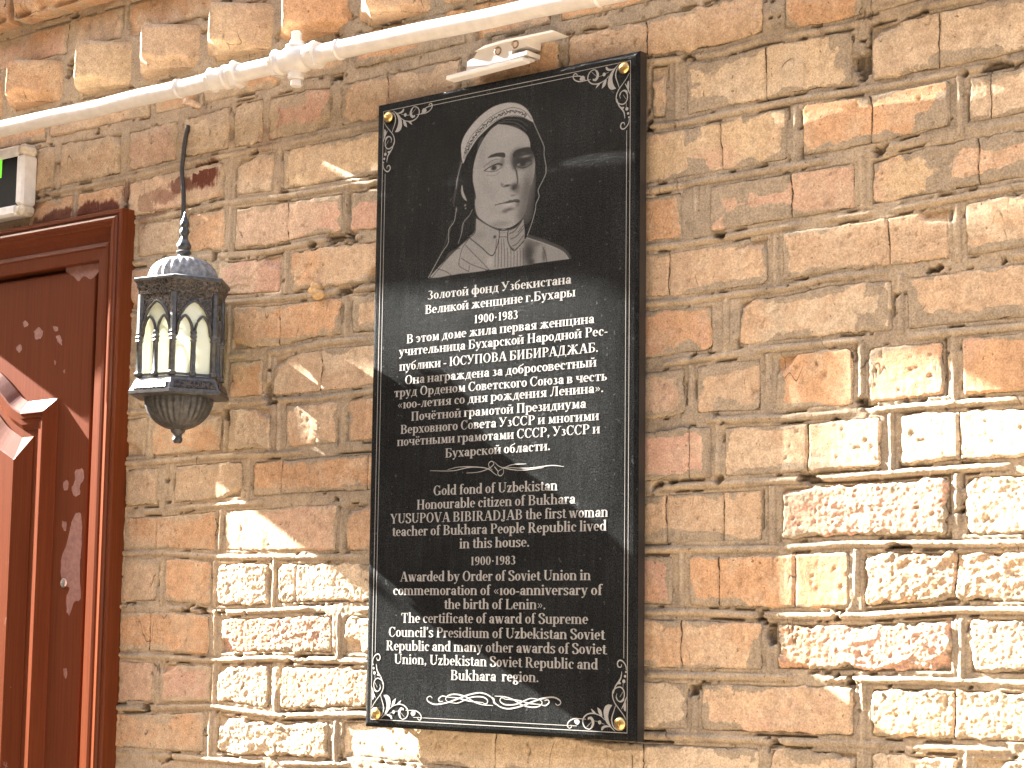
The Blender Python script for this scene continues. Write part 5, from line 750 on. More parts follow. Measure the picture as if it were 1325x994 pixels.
GL = {
'a': (39, s(29, 0, 36, 'b') + A(20, 33, 15, 15, 0, 165) + dot(9, 36, 5) + A(17, 14, 15, 14)),
'b': (44, s(10, 0, 74, 'l') + A(24, 24, 19, 24)), 'c': (36, A(20, 24, 18, 24, 50, 310) + dot(30, 37, 5.5)),
'd': (45, s(34, 0, 74, 'lb') + A(20, 24, 19, 24)), 'e': (37, A(19, 24, 18, 24, 0, 312) + h_(8, 35, 25)),
'f': (28, s(13, 0, 60, 'B') + A(23, 58, 16.5, 16, 70, 180) + dot(27, 69, 4.5) + h_(3, 25, 46)),
'g': (40, A(18, 32, 16, 16) + A(19, -7, 18, 13) + l(4, 10, 18, 8, 6) + l(7, 8, 6, 28, 4) + dot(35, 45, 4.5)),
'h': (47, s(10, 0, 74, 'lB') + A(24, 32, 18, 16, 0, 150) + s(36, 0, 33, 'B')),
'i': (22, s(11, 0, 48, 'lB') + dot(10, 64, 7)), 'ı': (24, s(12, 0, 48, 'lB')),
'k': (46, s(10, 0, 74, 'lB') + l(4.5, 15, 22, 35, 47) + h_(27, 44, 47) + l(12, 22, 28, 37, 0) + h_(28, 46, 1.6)),
'l': (22, s(11, 0, 74, 'lB')),
'm': (70, s(10, 0, 48, 'lB') + A(21, 33, 18, 15, 0, 150) + s(34, 0, 34, 'B') + A(45, 33, 18, 15, 0, 150) + s(58, 0, 34, 'B')),
'n': (47, s(10, 0, 48, 'lB') + A(24, 32, 18, 16, 0, 150) + s(36, 0, 33, 'B')),
'o': (39, A(19.5, 24, 18.5, 24)), 'p': (44, s(10, -20, 48, 'lB') + A(24, 24, 19, 24)),
'r': (33, s(10, 0, 48, 'lB') + A(23, 32, 14, 16, 60, 150) + dot(27, 42, 5.5)),
's': (33, pen([(27, 37), (25, 44), (16, 47), (7, 42), (7, 34), (16, 26), (25, 19), (27, 10), (19, 2), (9, 3), (4, 11)])),
't': (27, s(13, 6, 60) + A(22, 9, 15, 9, 180, 320) + h_(2, 25, 46)),
'u': (47, s(10, 12, 48, 'l') + A(23, 13, 19, 13, 180, 330) + s(36, 0, 48, 'lb')),
'v': (42, l(12, 9, 47, 22, 0) + l(4.5, 35, 47, 22, 0) + h_(0, 18, 46.5) + h_(28, 42, 46.5)),
'w': (62, l(12, 9, 47, 20, 0) + l(4.5, 31, 47, 21, 0) + l(12, 29, 47, 42, 0) + l(4.5, 55, 47, 43, 0) + h_(0, 18, 46.5) + h_(24, 37, 46.5) + h_(48, 62, 46.5)),
'y': (42, l(12, 9, 47, 23, 3) + l(4.5, 35, 47, 22, 2, 15, -15) + dot(9, -15, 5.5) + h_(0, 18, 46.5) + h_(28, 42, 46.5)),
'z': (36, h_(4, 33, 45, 6) + l(12, 26, 44, 10, 4) + h_(3, 33, 3, 6) + l(4, 31, 2, 33, 14) + l(4, 5, 46, 4, 35)),
'A': (60, l(4.5, 28, 69, 9, 0) + l(13, 31, 70, 50, 0) + h_(15, 42, 23) + h_(0, 18, 1.7) + h_(38, 62, 1.7)),
'B': (54, s(14, 0, 70, 'TB') + A(27, 53, 20, 17, -90, 90) + h_(14, 27, 68) + h_(14, 28, 37) + A(28, 19, 23, 19, -90, 90) + h_(14, 28, 2)),
'C': (52, A(28, 35, 26, 36, 48, 312) + l(4.5, 46, 70, 46, 50) + l(4, 45, 12, 47, 20)),
'D': (60, s(14, 0, 70, 'TB') + A(25, 35, 32, 35, -90, 90) + h_(14, 25, 68) + h_(14, 25, 2)),
'G': (58, A(28, 35, 26, 36, 48, 330) + s(46, 4, 30, 'T') + l(4.5, 46, 70, 46, 50)),
'H': (62, s(14, 0, 70, 'TB') + s(48, 0, 70, 'TB') + h_(14, 48, 36)), 'I': (29, s(14.5, 0, 70, 'TB')),
'J': (36, s(21, 6, 70, 'T') + A(13, 4, 14, 14, 190, 350) + dot(7, 2, 6)),
'L': (50, s(14, 0, 70, 'TB') + h_(14, 46, 2) + l(5, 45, 2, 46, 20)),
'O': (60, A(30, 35, 27, 36)), 'P': (50, s(14, 0, 70, 'TB') + A(27, 51, 21, 19, -90, 90) + h_(14, 27, 68) + h_(14, 27, 34)),
'R': (58, s(14, 0, 70, 'TB') + A(27, 51, 20, 19, -90, 90) + h_(14, 27, 68) + h_(14, 27, 35) + l(13, 29, 36, 48, 0) + h_(40, 59, 1.7)),
'S': (44, pen([(36, 52), (33, 64), (22, 69), (10, 64), (8, 52), (15, 43), (28, 34), (37, 24), (36, 9), (24, 1), (12, 3), (6, 18)], 12.5)),
'T': (52, s(26, 0, 70, 'B') + h_(4, 48, 68) + l(4.5, 5, 70, 4, 52) + l(4.5, 47, 70, 48, 52)),
'U': (60, s(14, 20, 70, 'T') + A(30, 22, 22, 22, 180, 350) + l(4.5, 50, 24, 50, 70) + h_(42, 59, 68.3)),
'V': (58, l(13, 9, 69, 29, 0) + l(4.5, 49, 69, 31, 0) + h_(0, 20, 68.3) + h_(40, 58, 68.3)),
'Y': (56, l(13, 9, 69, 28, 30) + l(4.5, 48, 69, 30, 30) + s(28, 0, 34, 'B') + h_(0, 20, 68.3) + h_(39, 56, 68.3)),
'б': (41, A(20, 22, 18, 22) + pen([(5, 20), (6, 44), (16, 58), (30, 64), (36, 72)], 7)),
'в': (41, s(10, 0, 48, 'TB') + A(20, 36, 15, 12, -90, 90) + A(21, 13, 17, 13, -90, 90) + h_(10, 20, 46.2) + h_(10, 21, 25) + h_(10, 21, 1.8)),
'г': (34, s(10, 0, 48, 'TB') + h_(10, 31, 46) + l(4.5, 30, 47, 31, 35)),
'д': (45, l(4.5, 19, 46, 11, 3) + s(32, 2, 48, 'T') + h_(18, 32, 46) + h_(2, 43, 2) + l(4.5, 4, 3, 3, -12) + l(4.5, 41, 3, 42, -12)),
'ж': (64, s(32, 0, 48, 'TB') + l(4.5, 30, 25, 14, 45) + dot(11, 43, 4.5) + l(11, 24, 27, 9, 0) + l(4.5, 34, 25, 50, 45) + dot(53, 43, 4.5) + l(11, 40, 27, 55, 0) + h_(0, 17, 1.7) + h_(47, 64, 1.7)),
'з': (34, A(15, 36, 14, 12, -90, 140) + A(15, 13, 17, 13, -140, 90)),
'и': (49, s(10, 0, 48, 'TB') + s(38, 0, 48, 'TB') + l(4.5, 13, 8, 35, 40)),
'к': (46, s(10, 0, 48, 'TB') + l(4.5, 15, 23, 32, 44) + dot(36, 43, 5) + l(12, 21, 28, 38, 0) + h_(30, 47, 1.7)),
'л': (45, s(33, 0, 48, 'TB') + l(4.5, 19, 46, 13, 6) + h_(15, 33, 46) + dot(8, 4, 5.5)),
'м': (56, s(45, 0, 48, 'B') + l(4.5, 12, 0, 12, 47) + l(12, 14, 48, 27, 4) + l(4.5, 28, 4, 41, 47) + h_(3, 20, 1.7) + h_(6, 18, 46.3)),
'н': (49, s(10, 0, 48, 'TB') + s(38, 0, 48, 'TB') + h_(10, 38, 25)), 'п': (49, s(10, 0, 48, 'TB') + s(38, 0, 48, 'TB') + h_(10, 38, 46)),
'т': (41, s(20.5, 0, 48, 'B') + h_(3, 38, 46) + l(4.5, 4, 47, 4, 34) + l(4.5, 37, 47, 37, 34)),
'ф': (58, s(29, -20, 74, 'B') + A(18, 24, 16, 24) + A(40, 24, 16, 24)),
'х': (42, l(12, 9, 47, 33, 0) + l(4.5, 34, 47, 8, 0) + h_(0, 18, 46.3) + h_(26, 42, 46.3) + h_(0, 17, 1.7) + h_(24, 42, 1.7)),
'ц': (51, s(10, 0, 48, 'T') + s(38, 0, 48, 'T') + h_(4, 47, 2) + l(4.5, 47, 3, 48, -12)),
'ч': (47, s(36, 0, 48, 'TB') + s(10, 27, 48, 'T') + A(22, 30, 18, 12, 180, 320)),
'щ': (73, s(10, 0, 48, 'T') + s(34, 0, 48, 'T') + s(58, 0, 48, 'T') + h_(4, 68, 2) + l(4.5, 69, 3, 70, -12)),
'ы': (60, s(10, 0, 48, 'TB') + A(20, 14, 17, 14, -90, 90) + h_(10, 20, 26) + h_(10, 20, 2) + s(49, 0, 48, 'TB')),
'ь': (40, s(10, 0, 48, 'TB') + A(20, 14, 17, 14, -90, 90) + h_(10, 20, 26) + h_(10, 20, 2)),
'э': (37, A(16, 24, 18, 24, -130, 130) + h_(12, 30, 25) + dot(6, 38, 5)),
'ю': (62, s(10, 0, 48, 'TB') + h_(10, 30, 25) + A(43, 24, 17, 24)),
'я': (45, s(34, 0, 48, 'TB') + A(22, 34, 17, 13.5, 90, 270) + h_(22, 34, 46) + h_(22, 34, 22) + l(10, 24, 22, 11, 0) + h_(1, 15, 1.7)),
'З': (46, A(20, 53, 18, 17, -90, 140) + A(20, 19, 22, 19, -145, 90)),
'У': (56, l(13, 9, 69, 30, 26) + l(4.5, 48, 69, 29, 24, 21, 6) + dot(14, 6, 6.5) + h_(0, 20, 68.3) + h_(39, 56, 68.3)),
'Б': (53, s(14, 0, 70, 'TB') + h_(14, 45, 68) + l(4.5, 44, 69, 45, 53) + A(27, 20, 23, 20, -90, 90) + h_(14, 27, 38) + h_(14, 27, 2)),
'Ю': (82, s(14, 0, 70, 'TB') + h_(14, 36, 36) + A(55, 35, 25, 36)),
'П': (62, s(14, 0, 70, 'TB') + s(48, 0, 70, 'TB') + h_(14, 48, 68)),
'И': (62, s(14, 0, 70, 'TB') + s(48, 0, 70, 'TB') + l(4.5, 17, 8, 45, 62)),
'Д': (62, l(4.5, 24, 68, 13, 3) + s(43, 2, 70, 'T') + h_(22, 43, 68) + h_(3, 60, 2) + l(4.5, 5, 3, 4, -14) + l(4.5, 58, 3, 59, -14)),
'Ж': (86, s(43, 0, 70, 'TB') + l(4.5, 41, 37, 18, 67) + dot(14, 65, 5.5) + l(12, 32, 38, 12, 0) + l(4.5, 45, 37, 68, 67) + dot(72, 65, 5.5) + l(12, 54, 38, 74, 0) + h_(2, 22, 1.7) + h_(64, 84, 1.7)),
'Л': (60, s(45, 0, 70, 'TB') + l(4.5, 25, 68, 16, 6) + h_(20, 45, 68) + dot(9, 5, 6.5)),
'1': (34, s(18, 0, 68, 'B') + l(5, 17, 66, 8, 57)), '0': (42, A(21, 34, 19, 35)),
'9': (42, A(21, 47, 18, 22) + pen([(34, 44), (33, 22), (24, 6), (8, 1)], 8)),
'8': (42, A(21, 51, 16, 18) + A(21, 17, 18, 18)), '3': (40, A(18, 52, 16, 17, -90, 145) + A(18, 18, 19, 19, -145, 90)),
'.': (18, dot(9, 6, 6.5)), ',': (18, dot(9, 6, 6.5) + l(5, 12, 5, 6, -10)), '-': (26, h_(3, 23, 22, 7)), '·': (28, dot(14, 30, 6.5)),
'«': (38, l(5, 17, 40, 6, 25, 17, 10) + l(5, 31, 40, 20, 25, 31, 10)), '»': (38, l(5, 7, 40, 18, 25, 7, 10) + l(5, 21, 40, 32, 25, 21, 10)),
'’': (16, dot(8, 66, 6) + l(5, 10, 64, 5, 52)), ' ': (17, []),
}
for x_, y_ in zip('аеорсу', 'aeopcy'): GL[x_] = GL[y_]
GL['й'] = (49, GL['и'][1] + A(24, 66, 12, 9, 180, 360)); GL['ё'] = (37, GL['e'][1] + dot(11, 62, 5.5) + dot(26, 62, 5.5))
for x_, y_ in zip('ВРНСАОТ', 'BPHCAOT'): GL[x_] = GL[y_]

# ------------------------------------------------------------------ memorial plaque
PX0, PX1, PZ0, PZ1, PY = .0255, .4822, .002, .8815, -.027
plaque = empty("memorial_plaque", ((PX0 + PX1) / 2, 0, PZ0), "tall black granite memorial plaque with a woman's engraved portrait and white Russian and English lettering", "plaque")
m = MB(); bv = .0052
def loop(ins, y): return [(PX0 + ins, y, PZ0 + ins), (PX1 - ins, y, PZ0 + ins), (PX1 - ins, y, PZ1 - ins), (PX0 + ins, y, PZ1 - ins)]
V = loop(bv + .0006, PY) + loop(bv, PY + .0001) + loop(.0006, PY + .0022) + loop(0, PY + .0030) + loop(0, -.010) + loop(.001, -.009)
F = [(0, 1, 2, 3), (23, 22, 21, 20)]
for k in range(5):
    for i in range(4): F.append((4 * k + i, 4 * k + 4 + i, 4 * k + 4 + (i + 1) % 4, 4 * k + (i + 1) % 4))
m.add(V, F); slab = m.build("slab", MAT_GRANITE, plaque); slab.data.materials.append(MAT_GRANITE_EDGE)
for p in slab.data.polygons:
    if abs(p.normal.y) < .5: p.material_index = 1
LY = [0]
def ink(quads, name, lift=.00015, mat=MAT_ENGRAVE, par=plaque):
    """thin engraved marks; every stroke lies a hair above the one before"""
    m = MB()
    for i, q in enumerate(quads):
        y = PY - lift - .000006 * (i % 40)
        m.add([(x, y, z) for x, z in q], [tuple(range(len(q)))])
    me = bpy.data.meshes.new(name); me.from_pydata(m.v, [], m.f); me.update()
    return link(name, me, mat, par)
for i, (t, x0, z0, x1, z1) in enumerate(TEXT):
    sz = .178 if i < 13 else .190
    if t.startswith('1900'): sz = .165
    adv = sum(GL[c][0] + 1 for c in t)
    sx = (x1 - x0) / (adv - 4); pos = x0; q = []
    for c in t:
        w, st_ = GL[c]
        k = (pos - x0) / (x1 - x0); zz = z0 + (z1 - z0) * k
        for poly in st_: q.append([((pos + (px - 1) * sx) / 1000, (zz + pz * sz) / 1000) for px, pz in poly])
        pos += (w + 1) * sx
    ink(q, "lettering")
def ribbon(pts, w, taper=True):
    P = spline(pts, 5); L = []; n = len(P) - 1
    for i, p in enumerate(P):
        a = P[max(i - 1, 0)]; b = P[min(i + 1, n)]; dx, dy = b[0] - a[0], b[1] - a[1]; q = math.hypot(dx, dy) or 1
        ww = w * (0.55 + .75 * math.sin(math.pi * i / n)) / 2 if taper else w / 2
        L.append(((p[0] - dy / q * ww, p[1] + dx / q * ww), (p[0] + dy / q * ww, p[1] - dx / q * ww)))
    return [[L[i][0], L[i + 1][0], L[i + 1][1], L[i][1]] for i in range(n)]
def mm(quads): return [[(x / 1000, z / 1000) for x, z in q] for q in quads]
# corner scrolls, drawn once for the lower right corner and mirrored
base = []
for p in ORN['poly']: base.append(spline(p + [p[0]], 3)[:-1])
for p, w in ORN['line']: base += ribbon(p, w * 1.15)
for x, z, r in ORN['dot']: base.append([(x + r * math.cos(a), z + r * math.sin(a)) for a in [i * math.pi / 5 for i in range(10)]])
CX, CZ = 468.6, 12.2; BX0, BX1, BZ0, BZ1 = 37.6, 468.6, 12.2, 870.3
for fx, fz in ((1, 1), (-1, 1), (1, -1), (-1, -1)):
    q = []
    for poly in base:
        q.append([((BX1 if fx > 0 else BX0) + (x - CX) * fx, (BZ0 if fz > 0 else BZ1) + (z - CZ) * fz) for x, z in poly])
    ink(mm(q), "corner_scroll", .0003)
def bar(x0, z0, x1, z1, w=.9):
    return [(x0 - w / 2, z0 - w / 2), (x1 + w / 2, z0 - w / 2), (x1 + w / 2, z1 + w / 2), (x0 - w / 2, z1 + w / 2)]
ink(mm([bar(BX0, BZ0, BX1, BZ0), bar(BX0, BZ1, BX1, BZ1), bar(BX0, BZ0, BX0, BZ1), bar(BX1, BZ0, BX1, BZ1)]), "border_line", .0002)
i_ = 5.5
tl = []
for sx_ in (-1, 1):
    xx = BX0 + i_ if sx_ < 0 else BX1 - i_
    tl.append(bar(xx, BZ0 + 92, xx, BZ1 - 92, .8))
for sz_ in (-1, 1):
    zz = BZ0 + i_ if sz_ < 0 else BZ1 - i_
    if sz_ > 0:
        tl.append(bar(BX0 + 92, zz, BX1 - 92, zz, .8))
        tl += ribbon([(BX0 + 92, zz), (BX0 + 80, zz - 2), (BX0 + 72, zz - 9)], 1.4, False) + ribbon([(BX1 - 92, zz), (BX1 - 80, zz - 2), (BX1 - 72, zz - 9)], 1.4, False)
    else:
        tl.append(bar(BX0 + 78, zz, BX1 - 78, zz, .8))
ink(mm(tl), "border_line", .0002)
q = []
for p, w in FL1: q += ribbon(p, w * 1.2)
ink(mm(q), "flourish")
q = []
for p, w in FL2: q += ribbon(p, w * 1.25)
ink(mm(q), "flourish")
# four domed brass bolt caps
for (bx, bz) in ((.0485, .0205), (.459, .0235), (.0485, .8605), (.4595, .862)):
    m = MB(); m.lathe((bx, PY, bz), [(.0082, 0), (.0085, -.0016), (.0078, -.0032), (.0060, -.0048), (.0032, -.0057), (.0004, -.0060)], 20, 'y')
    c = m.build("bolt_cap", MAT_BRASS, plaque, True, 40)
    m = MB(); m.box((bx, PY - .0061, bz), (.0065, .0012, .0014), Matrix.Rotation(random.Random(int(bx * 1e4 + bz * 1e4)).uniform(0, 3), 3, 'Y')); m.build("bolt_slot", MAT_BRASS, c)
    sh = MB(); sh.lathe((bx, PY + .009, bz), [(.004, 0), (.004, .03)], 10, 'y'); sh.build("bolt_shank", MAT_BRASS, c)

# portrait: dot engraving, tones laid down shape by shape
xs = np.arange(118, 392, .85); zs = np.arange(612, 872, .85)
PXg, PZg = np.meshgrid(xs, zs)
tone = np.zeros(PXg.shape)
def sdpoly(pts):
    d = np.full(PXg.shape, 1e9); ins = np.zeros(PXg.shape, bool); n = len(pts)
    for i in range(n):
        ax, az = pts[i]; bx, bz = pts[(i + 1) % n]
        ex, ez = bx - ax, bz - az; L2 = ex * ex + ez * ez or 1e-9
        t = np.clip(((PXg - ax) * ex + (PZg - az) * ez) / L2, 0, 1)
        d = np.minimum(d, (PXg - ax - t * ex) ** 2 + (PZg - az - t * ez) ** 2)
        c = (az > PZg) != (bz > PZg)
        if abs(bz - az) > 1e-9: ins ^= c & (PXg < (bx - ax) * (PZg - az) / (bz - az) + ax)
    return np.where(ins, -1, 1) * np.sqrt(d)
def sdline(pts):
    d = np.full(PXg.shape, 1e9)
    for (ax, az), (bx, bz) in zip(pts[:-1], pts[1:]):
        ex, ez = bx - ax, bz - az; L2 = ex * ex + ez * ez or 1e-9
        t = np.clip(((PXg - ax) * ex + (PZg - az) * ez) / L2, 0, 1)
        d = np.minimum(d, (PXg - ax - t * ex) ** 2 + (PZg - az - t * ez) ** 2)
    return np.sqrt(d)
keep = np.zeros(PXg.shape); first = True
for op in PORT:
    if op[0] == 'P':
        _, pts, t_, fe, am = op; f_ = am * ss(-sdpoly(spline(pts + [pts[0]], 3)[:-1] if len(pts) > 6 and t_ != .5 else pts) / max(fe, .3), -.8, .8)
    elif op[0] == 'L':
        _, pts, t_, w, fe, am = op; f_ = am * ss((w * .55 - sdline(spline(pts, 4))) / max(fe, .35), -.7, .7)
    elif op[0] == 'B':
        _, (cx, cz), r1, r2, t_, am, an = op; f_ = am * np.exp(-1.1 * (((PXg - cx) / r1) ** 2 + ((PZg - cz) / r2) ** 2) ** 1.25)
    else:
        _, pts, t_, r_ = op; f_ = .8 * np.exp(-sdline(spline(pts, 4)) / r_); tone = np.maximum(tone, f_ * t_); continue
    tone = tone * (1 - f_) + t_ * f_
    if op[0] == 'L' or (op[0] == 'P' and t_ > .3): keep = np.maximum(keep, f_)
zb = PBOT[0][1] + (PBOT[1][1] - PBOT[0][1]) * (PXg - PBOT[0][0]) / (PBOT[1][0] - PBOT[0][0])
tone[PZg < zb] = 0
alb = np.clip(tone, 0, 1) ** 1.8 * .45 + .018
idx = np.arange(PXg.size).reshape(PXg.shape)
q = np.stack([idx[:-1, :-1].ravel(), idx[:-1, 1:].ravel(), idx[1:, 1:].ravel(), idx[1:, :-1].ravel()], 1)
keep[PZg < zb] = 0
q = q[((tone.ravel()[q] > .09) | (keep.ravel()[q] > .5)).any(1)]
used = np.zeros(PXg.size, bool); used[q.ravel()] = True; remap = np.cumsum(used) - 1
V = np.stack([PXg / 1000, np.full(PXg.shape, PY - .0001), PZg / 1000], -1).reshape(-1, 3)[used]
cc = np.repeat(alb.reshape(-1, 1)[used], 3, 1) * np.array((1.0, .965, .90))
mesh_np("portrait", V, remap[q], MAT_PORTRAIT, plaque, cc, False)

# ------------------------------------------------------------------ gas pipe above the plaque
PY_ = -.060
pipe = empty("gas_pipe", (-.2, PY_, .965), "white painted gas pipe running along the wall below the projecting bricks", "pipe")
def pz(x): return pipe_z(x)
m = MB()
pts = [(x, PY_ + .0008 * math.sin(x * 31), pz(x) + .0006 * math.sin(x * 23)) for x in np.arange(-1.6, 1.31, .03)]
m.tube(pts, .0136, 20); m.build("pipe_run", MAT_WHITE_PAINT, pipe, True, 60)
def along(name, prof, x, n=20, fl=0, par=None):
    m = MB(); m.lathe((x, PY_, pz(x)), [(r * 1.09, dx) for r, dx in prof], n, 'x', True)
    return m.build(name, MAT_WHITE_PAINT, par or pipe, True, 35)
# threaded coupling with two lock nuts
along("coupling", [(.0126, -.026), (.0155, -.025), (.0160, -.014), (.0150, -.012), (.0150, .004), (.0175, .006), (.0175, .010), (.0150, .012), (.0150, .018), (.0126, .020)], -.262)
along("lock_nut", [(.0126, -.003), (.0195, -.002), (.0200, .004), (.0185, .008), (.0126, .009)], -.236, 6)
along("lock_nut", [(.0126, -.002), (.0180, -.001), (.0180, .006), (.0126, .007)], -.288, 6)
# plug valve
vb = along("valve_body", [(.0126, -.042), (.0165, -.040), (.0170, -.030), (.0150, -.026), (.0185, -.016), (.0205, 0), (.0185, .016), (.0150, .024), (.0175, .028), (.0175, .040), (.0155, .046), (.0126, .047)], -.108)
m = MB(); m.lathe((-.108, PY_, pz(-.108)), [(.0110, -.030), (.0125, -.028), (.0125, -.018), (.0155, -.014), (.0150, .012), (.0165, .016), (.0165, .021), (.0105, .024), (.0100, .028)], 18, 'z')
m.build("plug_housing", MAT_WHITE_PAINT, vb, True, 35)
m = MB(); m.box((-.108, PY_, pz(-.108) + .0345), (.0125, .0125, .016), Matrix.Rotation(.5, 3, 'Z'), .0015); m.build("square_stem", MAT_WHITE_PAINT, vb, False)
m = MB(); m.lathe((-.107, PY_, pz(-.108) - .037), [(.0078, -.0035), (.0092, -.002), (.0088, .006), (.0075, .009)], 8, 'z'); m.build("tail_nut", MAT_WHITE_PAINT, vb, True, 30)
along("hex_nut", [(.0126, -.004), (.0198, -.003), (.0205, .005), (.0126, .006)], -.146, 6)
along("hex_nut", [(.0126, -.004), (.0190, -.003), (.0190, .005), (.0126, .006)], -.067, 6)
for x in (-.362, -.021, .44):
    along("weld_ring", [(.0124, -.004), (.0142, -.002), (.0145, .001), (.0124, .004)], x)
# paint drips hanging under and crusting along the pipe: merged into each run of beads
r = random.Random(5)
m = MB()
for i in range(26):
    x = r.uniform(-.80, -.68) if i < 16 else r.uniform(-.7, .45); a = r.uniform(.2, 1.2); rr = r.uniform(.0012, .0024)
    cx, cy, cz = x, PY_ - .0115 * math.sin(a) * .8, pz(x) + .0118 * math.cos(a)
    m.lathe((cx, cy, cz), [(rr * .4, -rr), (rr, -rr * .3), (rr, rr * .3), (rr * .4, rr)], 7, 'x')
o = m.build("paint_lump", MAT_WHITE_PAINT, pipe, True); o["kind"] = "stuff"

# ------------------------------------------------------------------ white bracket above the plaque
br = empty("wall_bracket", (.235, 0, .895), "small white plastic bracket with two screws fixed just above the plaque's top edge", "bracket")
R_ = Matrix.Rotation(-.03, 3, 'Y')
m = MB(); m.box((.235, -.034, .8965), (.136, .018, .0065), R_, .0015); m.box((.235, -.022, .900), (.134, .014, .004), R_, .001); m.build("rail", MAT_PLASTIC, br)
m = MB(); m.prism([(.196, .900), (.302, .906), (.303, .912), (.277, .9105), (.277, .917), (.303, .9185), (.3035, .930), (.262, .931), (.232, .929), (.216, .925), (.210, .918), (.199, .914)], -.034, -.004)
m.build("holder", MAT_PLASTIC, br)
m = MB(); m.prism([(.214, .9255), (.232, .9305), (.262, .9325), (.305, .9315), (.346, .931), (.352, .929), (.346, .928), (.304, .9285), (.262, .9290), (.234, .9275)], -.037, -.006)
m.build("strap", MAT_PLASTIC, br)
for x, z, rr in ((.253, .9195, .0048), (.283, .9235, .0048)):
    m = MB(); m.lathe((x, -.0345, z), [(rr + .0012, .001), (rr + .0012, -.0010), (rr, -.0014), (rr * .8, .0006), (rr * .3, .0012)], 14, 'y'); s_ = m.build("screw", MAT_SCREW, br, True, 40)

# ------------------------------------------------------------------ little things on the wall
m = MB(); m.tube([(-.383, .005, .951), (-.386, -.012, .9535), (-.389, -.026, .955)], .0052, 8, [.0045, .0056, .0048]); o = m.build("pipe_stub", simple("pinkish_clay", (.50, .36, .25), .8, 0, .25, 200, .4), None, True, 50)
o["label"] = "short pinkish plastered stub poking out of the wall just under the white pipe"; o["category"] = "stub"
mud = simple("mud_nest", (.50, .33, .16), .9, 0, .4, 160, .6); 
V = []; nest = MB()
for k, (cx, cz, rr) in enumerate([(-.1085, .633, .0085), (-.105, .6235, .009), (-.114, .6275, .0055)]):
    nest.lathe((cx, -.003, cz), [(rr * .5, -.012), (rr * .9, -.008), (rr, -.003), (rr * .95, .004)], 10, 'y', True, 3, .18, k)
o = nest.build("mud_nest", mud, None, True, 60); o["label"] = "small lumpy yellow brown mud nest stuck on a mortar joint right of the lantern"; o["category"] = "nest"
m = MB()
cb_ = [(-.402, -.004, .9215), (-.4035, -.008, .90), (-.4055, -.009, .875), (-.4085, -.0085, .856), (-.4075, -.009, .842), (-.4035, -.010, .825), (-.4005, -.010, .80), (-.4015, -.010, .775), (-.4025, -.010, .75), (-.4015, -.010, .72), (-.398, -.012, .69), (-.385, -.014, .66), (-.36, -.016, .64)]
m.tube(spline(cb_, 4), .0036, 9, None); o = m.build("power_cable", MAT_CABLE, None, True)
o["label"] = "wavy black cable coming out of the wall and down behind the lantern"; o["category"] = "cable"

# ------------------------------------------------------------------ wall lantern
LX, LYc, R, S_ = -.308, -.088, .0642, .867
lan = empty("wall_lantern", (LX, LYc, .405), "black six-sided wall lantern with arched milky panes, ribbed dome and pointed finial", "lantern")
def vtx(k, rad, z):
    a = math.radians(37.5 + 60 * k); return (LX + rad * S_ * math.sin(a), LYc - rad * S_ * math.cos(a), z)
def lth(m, prof, *a): m.lathe((LX, LYc, 0), [(r_ * S_, z) for r_, z in prof], *a)
def hexring(prof, name, mat, par=lan):
    m = MB(); V = []; F = []; n = len(prof)
    for rad, z in prof:
        for k in range(6): V.append(vtx(k, rad, z))
    for j in range(n - 1):
        for k in range(6): F.append((j * 6 + k, j * 6 + (k + 1) % 6, (j + 1) * 6 + (k + 1) % 6, (j + 1) * 6 + k))
    F.append(tuple(range(5, -1, -1))); F.append(tuple((n - 1) * 6 + i for i in range(6)))
    m.add(V, F); return m.build(name, mat, par)
# cornice, body bands, base flange
cor = hexring([(.0735, .6215), (.0775, .6235), (.0790, .6300), (.0815, .6330), (.0830, .6400), (.0862, .6420), (.0862, .6475), (.0600, .6520), (.058, .6525)], "cornice", MAT_IRON_ORN)
hexring([(.0863, .6422), (.0872, .6432), (.0872, .6468), (.0863, .6478), (.06, .6528), (.058, .653)], "cornice_cap", MAT_IRON)
hexring([(.0700, .5005), (.0765, .5000), (.0775, .4970), (.0800, .4940), (.0885, .4800), (.0905, .4790), (.0907, .4745), (.0860, .4725), (.058, .4715)], "base_flange", MAT_IRON)
fr = []
for k in range(6):
    a0 = Vector(vtx(k, .0835, .4925)); a1 = Vector(vtx(k + 1, .0835, .4925)); b0 = Vector(vtx(k, .0889, .4815)); b1 = Vector(vtx(k + 1, .0889, .4815))
    out = ((a0 + a1) / 2 - Vector((LX, LYc, .4925))).normalized() * .0012; out.z += .0006
    m = MB(); P = [a0.lerp(a1, .1) + out, a0.lerp(a1, .9) + out, b0.lerp(b1, .92) + out, b0.lerp(b1, .08) + out]
    m.add([tuple(p) for p in P] + [tuple(p - out * 1.5) for p in P], [(0, 1, 2, 3), (0, 4, 5, 1), (1, 5, 6, 2), (2, 6, 7, 3), (3, 7, 4, 0)])
    m.build("lattice_band", MAT_IRON_ORN, lan)
m = MB(); pr = [(.0588 * math.cos(t) ** .75, .652 + .034 * math.sin(t)) for t in np.linspace(0, 1.47, 14)]
lth(m, [(.0605, .6500)] + pr + [(.010, .6862)], 96, 'z', True, 24, .030); m.build("dome", MAT_DOME, lan, True, 70)
m = MB(); lth(m, [(.0115, .6845), (.0095, .689), (.0128, .6925), (.0130, .695), (.0095, .6965), (.0120, .7010), (.0122, .7050), (.0085, .7110), (.0058, .7170), (.0060, .7195), (.0082, .7230), (.0083, .7270), (.0058, .7310), (.0062, .7330), (.0078, .7345), (.0078, .7385), (.0058, .7430), (.0030, .7490), (.0022, .7530), (.0010, .7560)], 18, 'z', True, 6, .05)
m.build("finial", MAT_IRON, lan, True, 45)
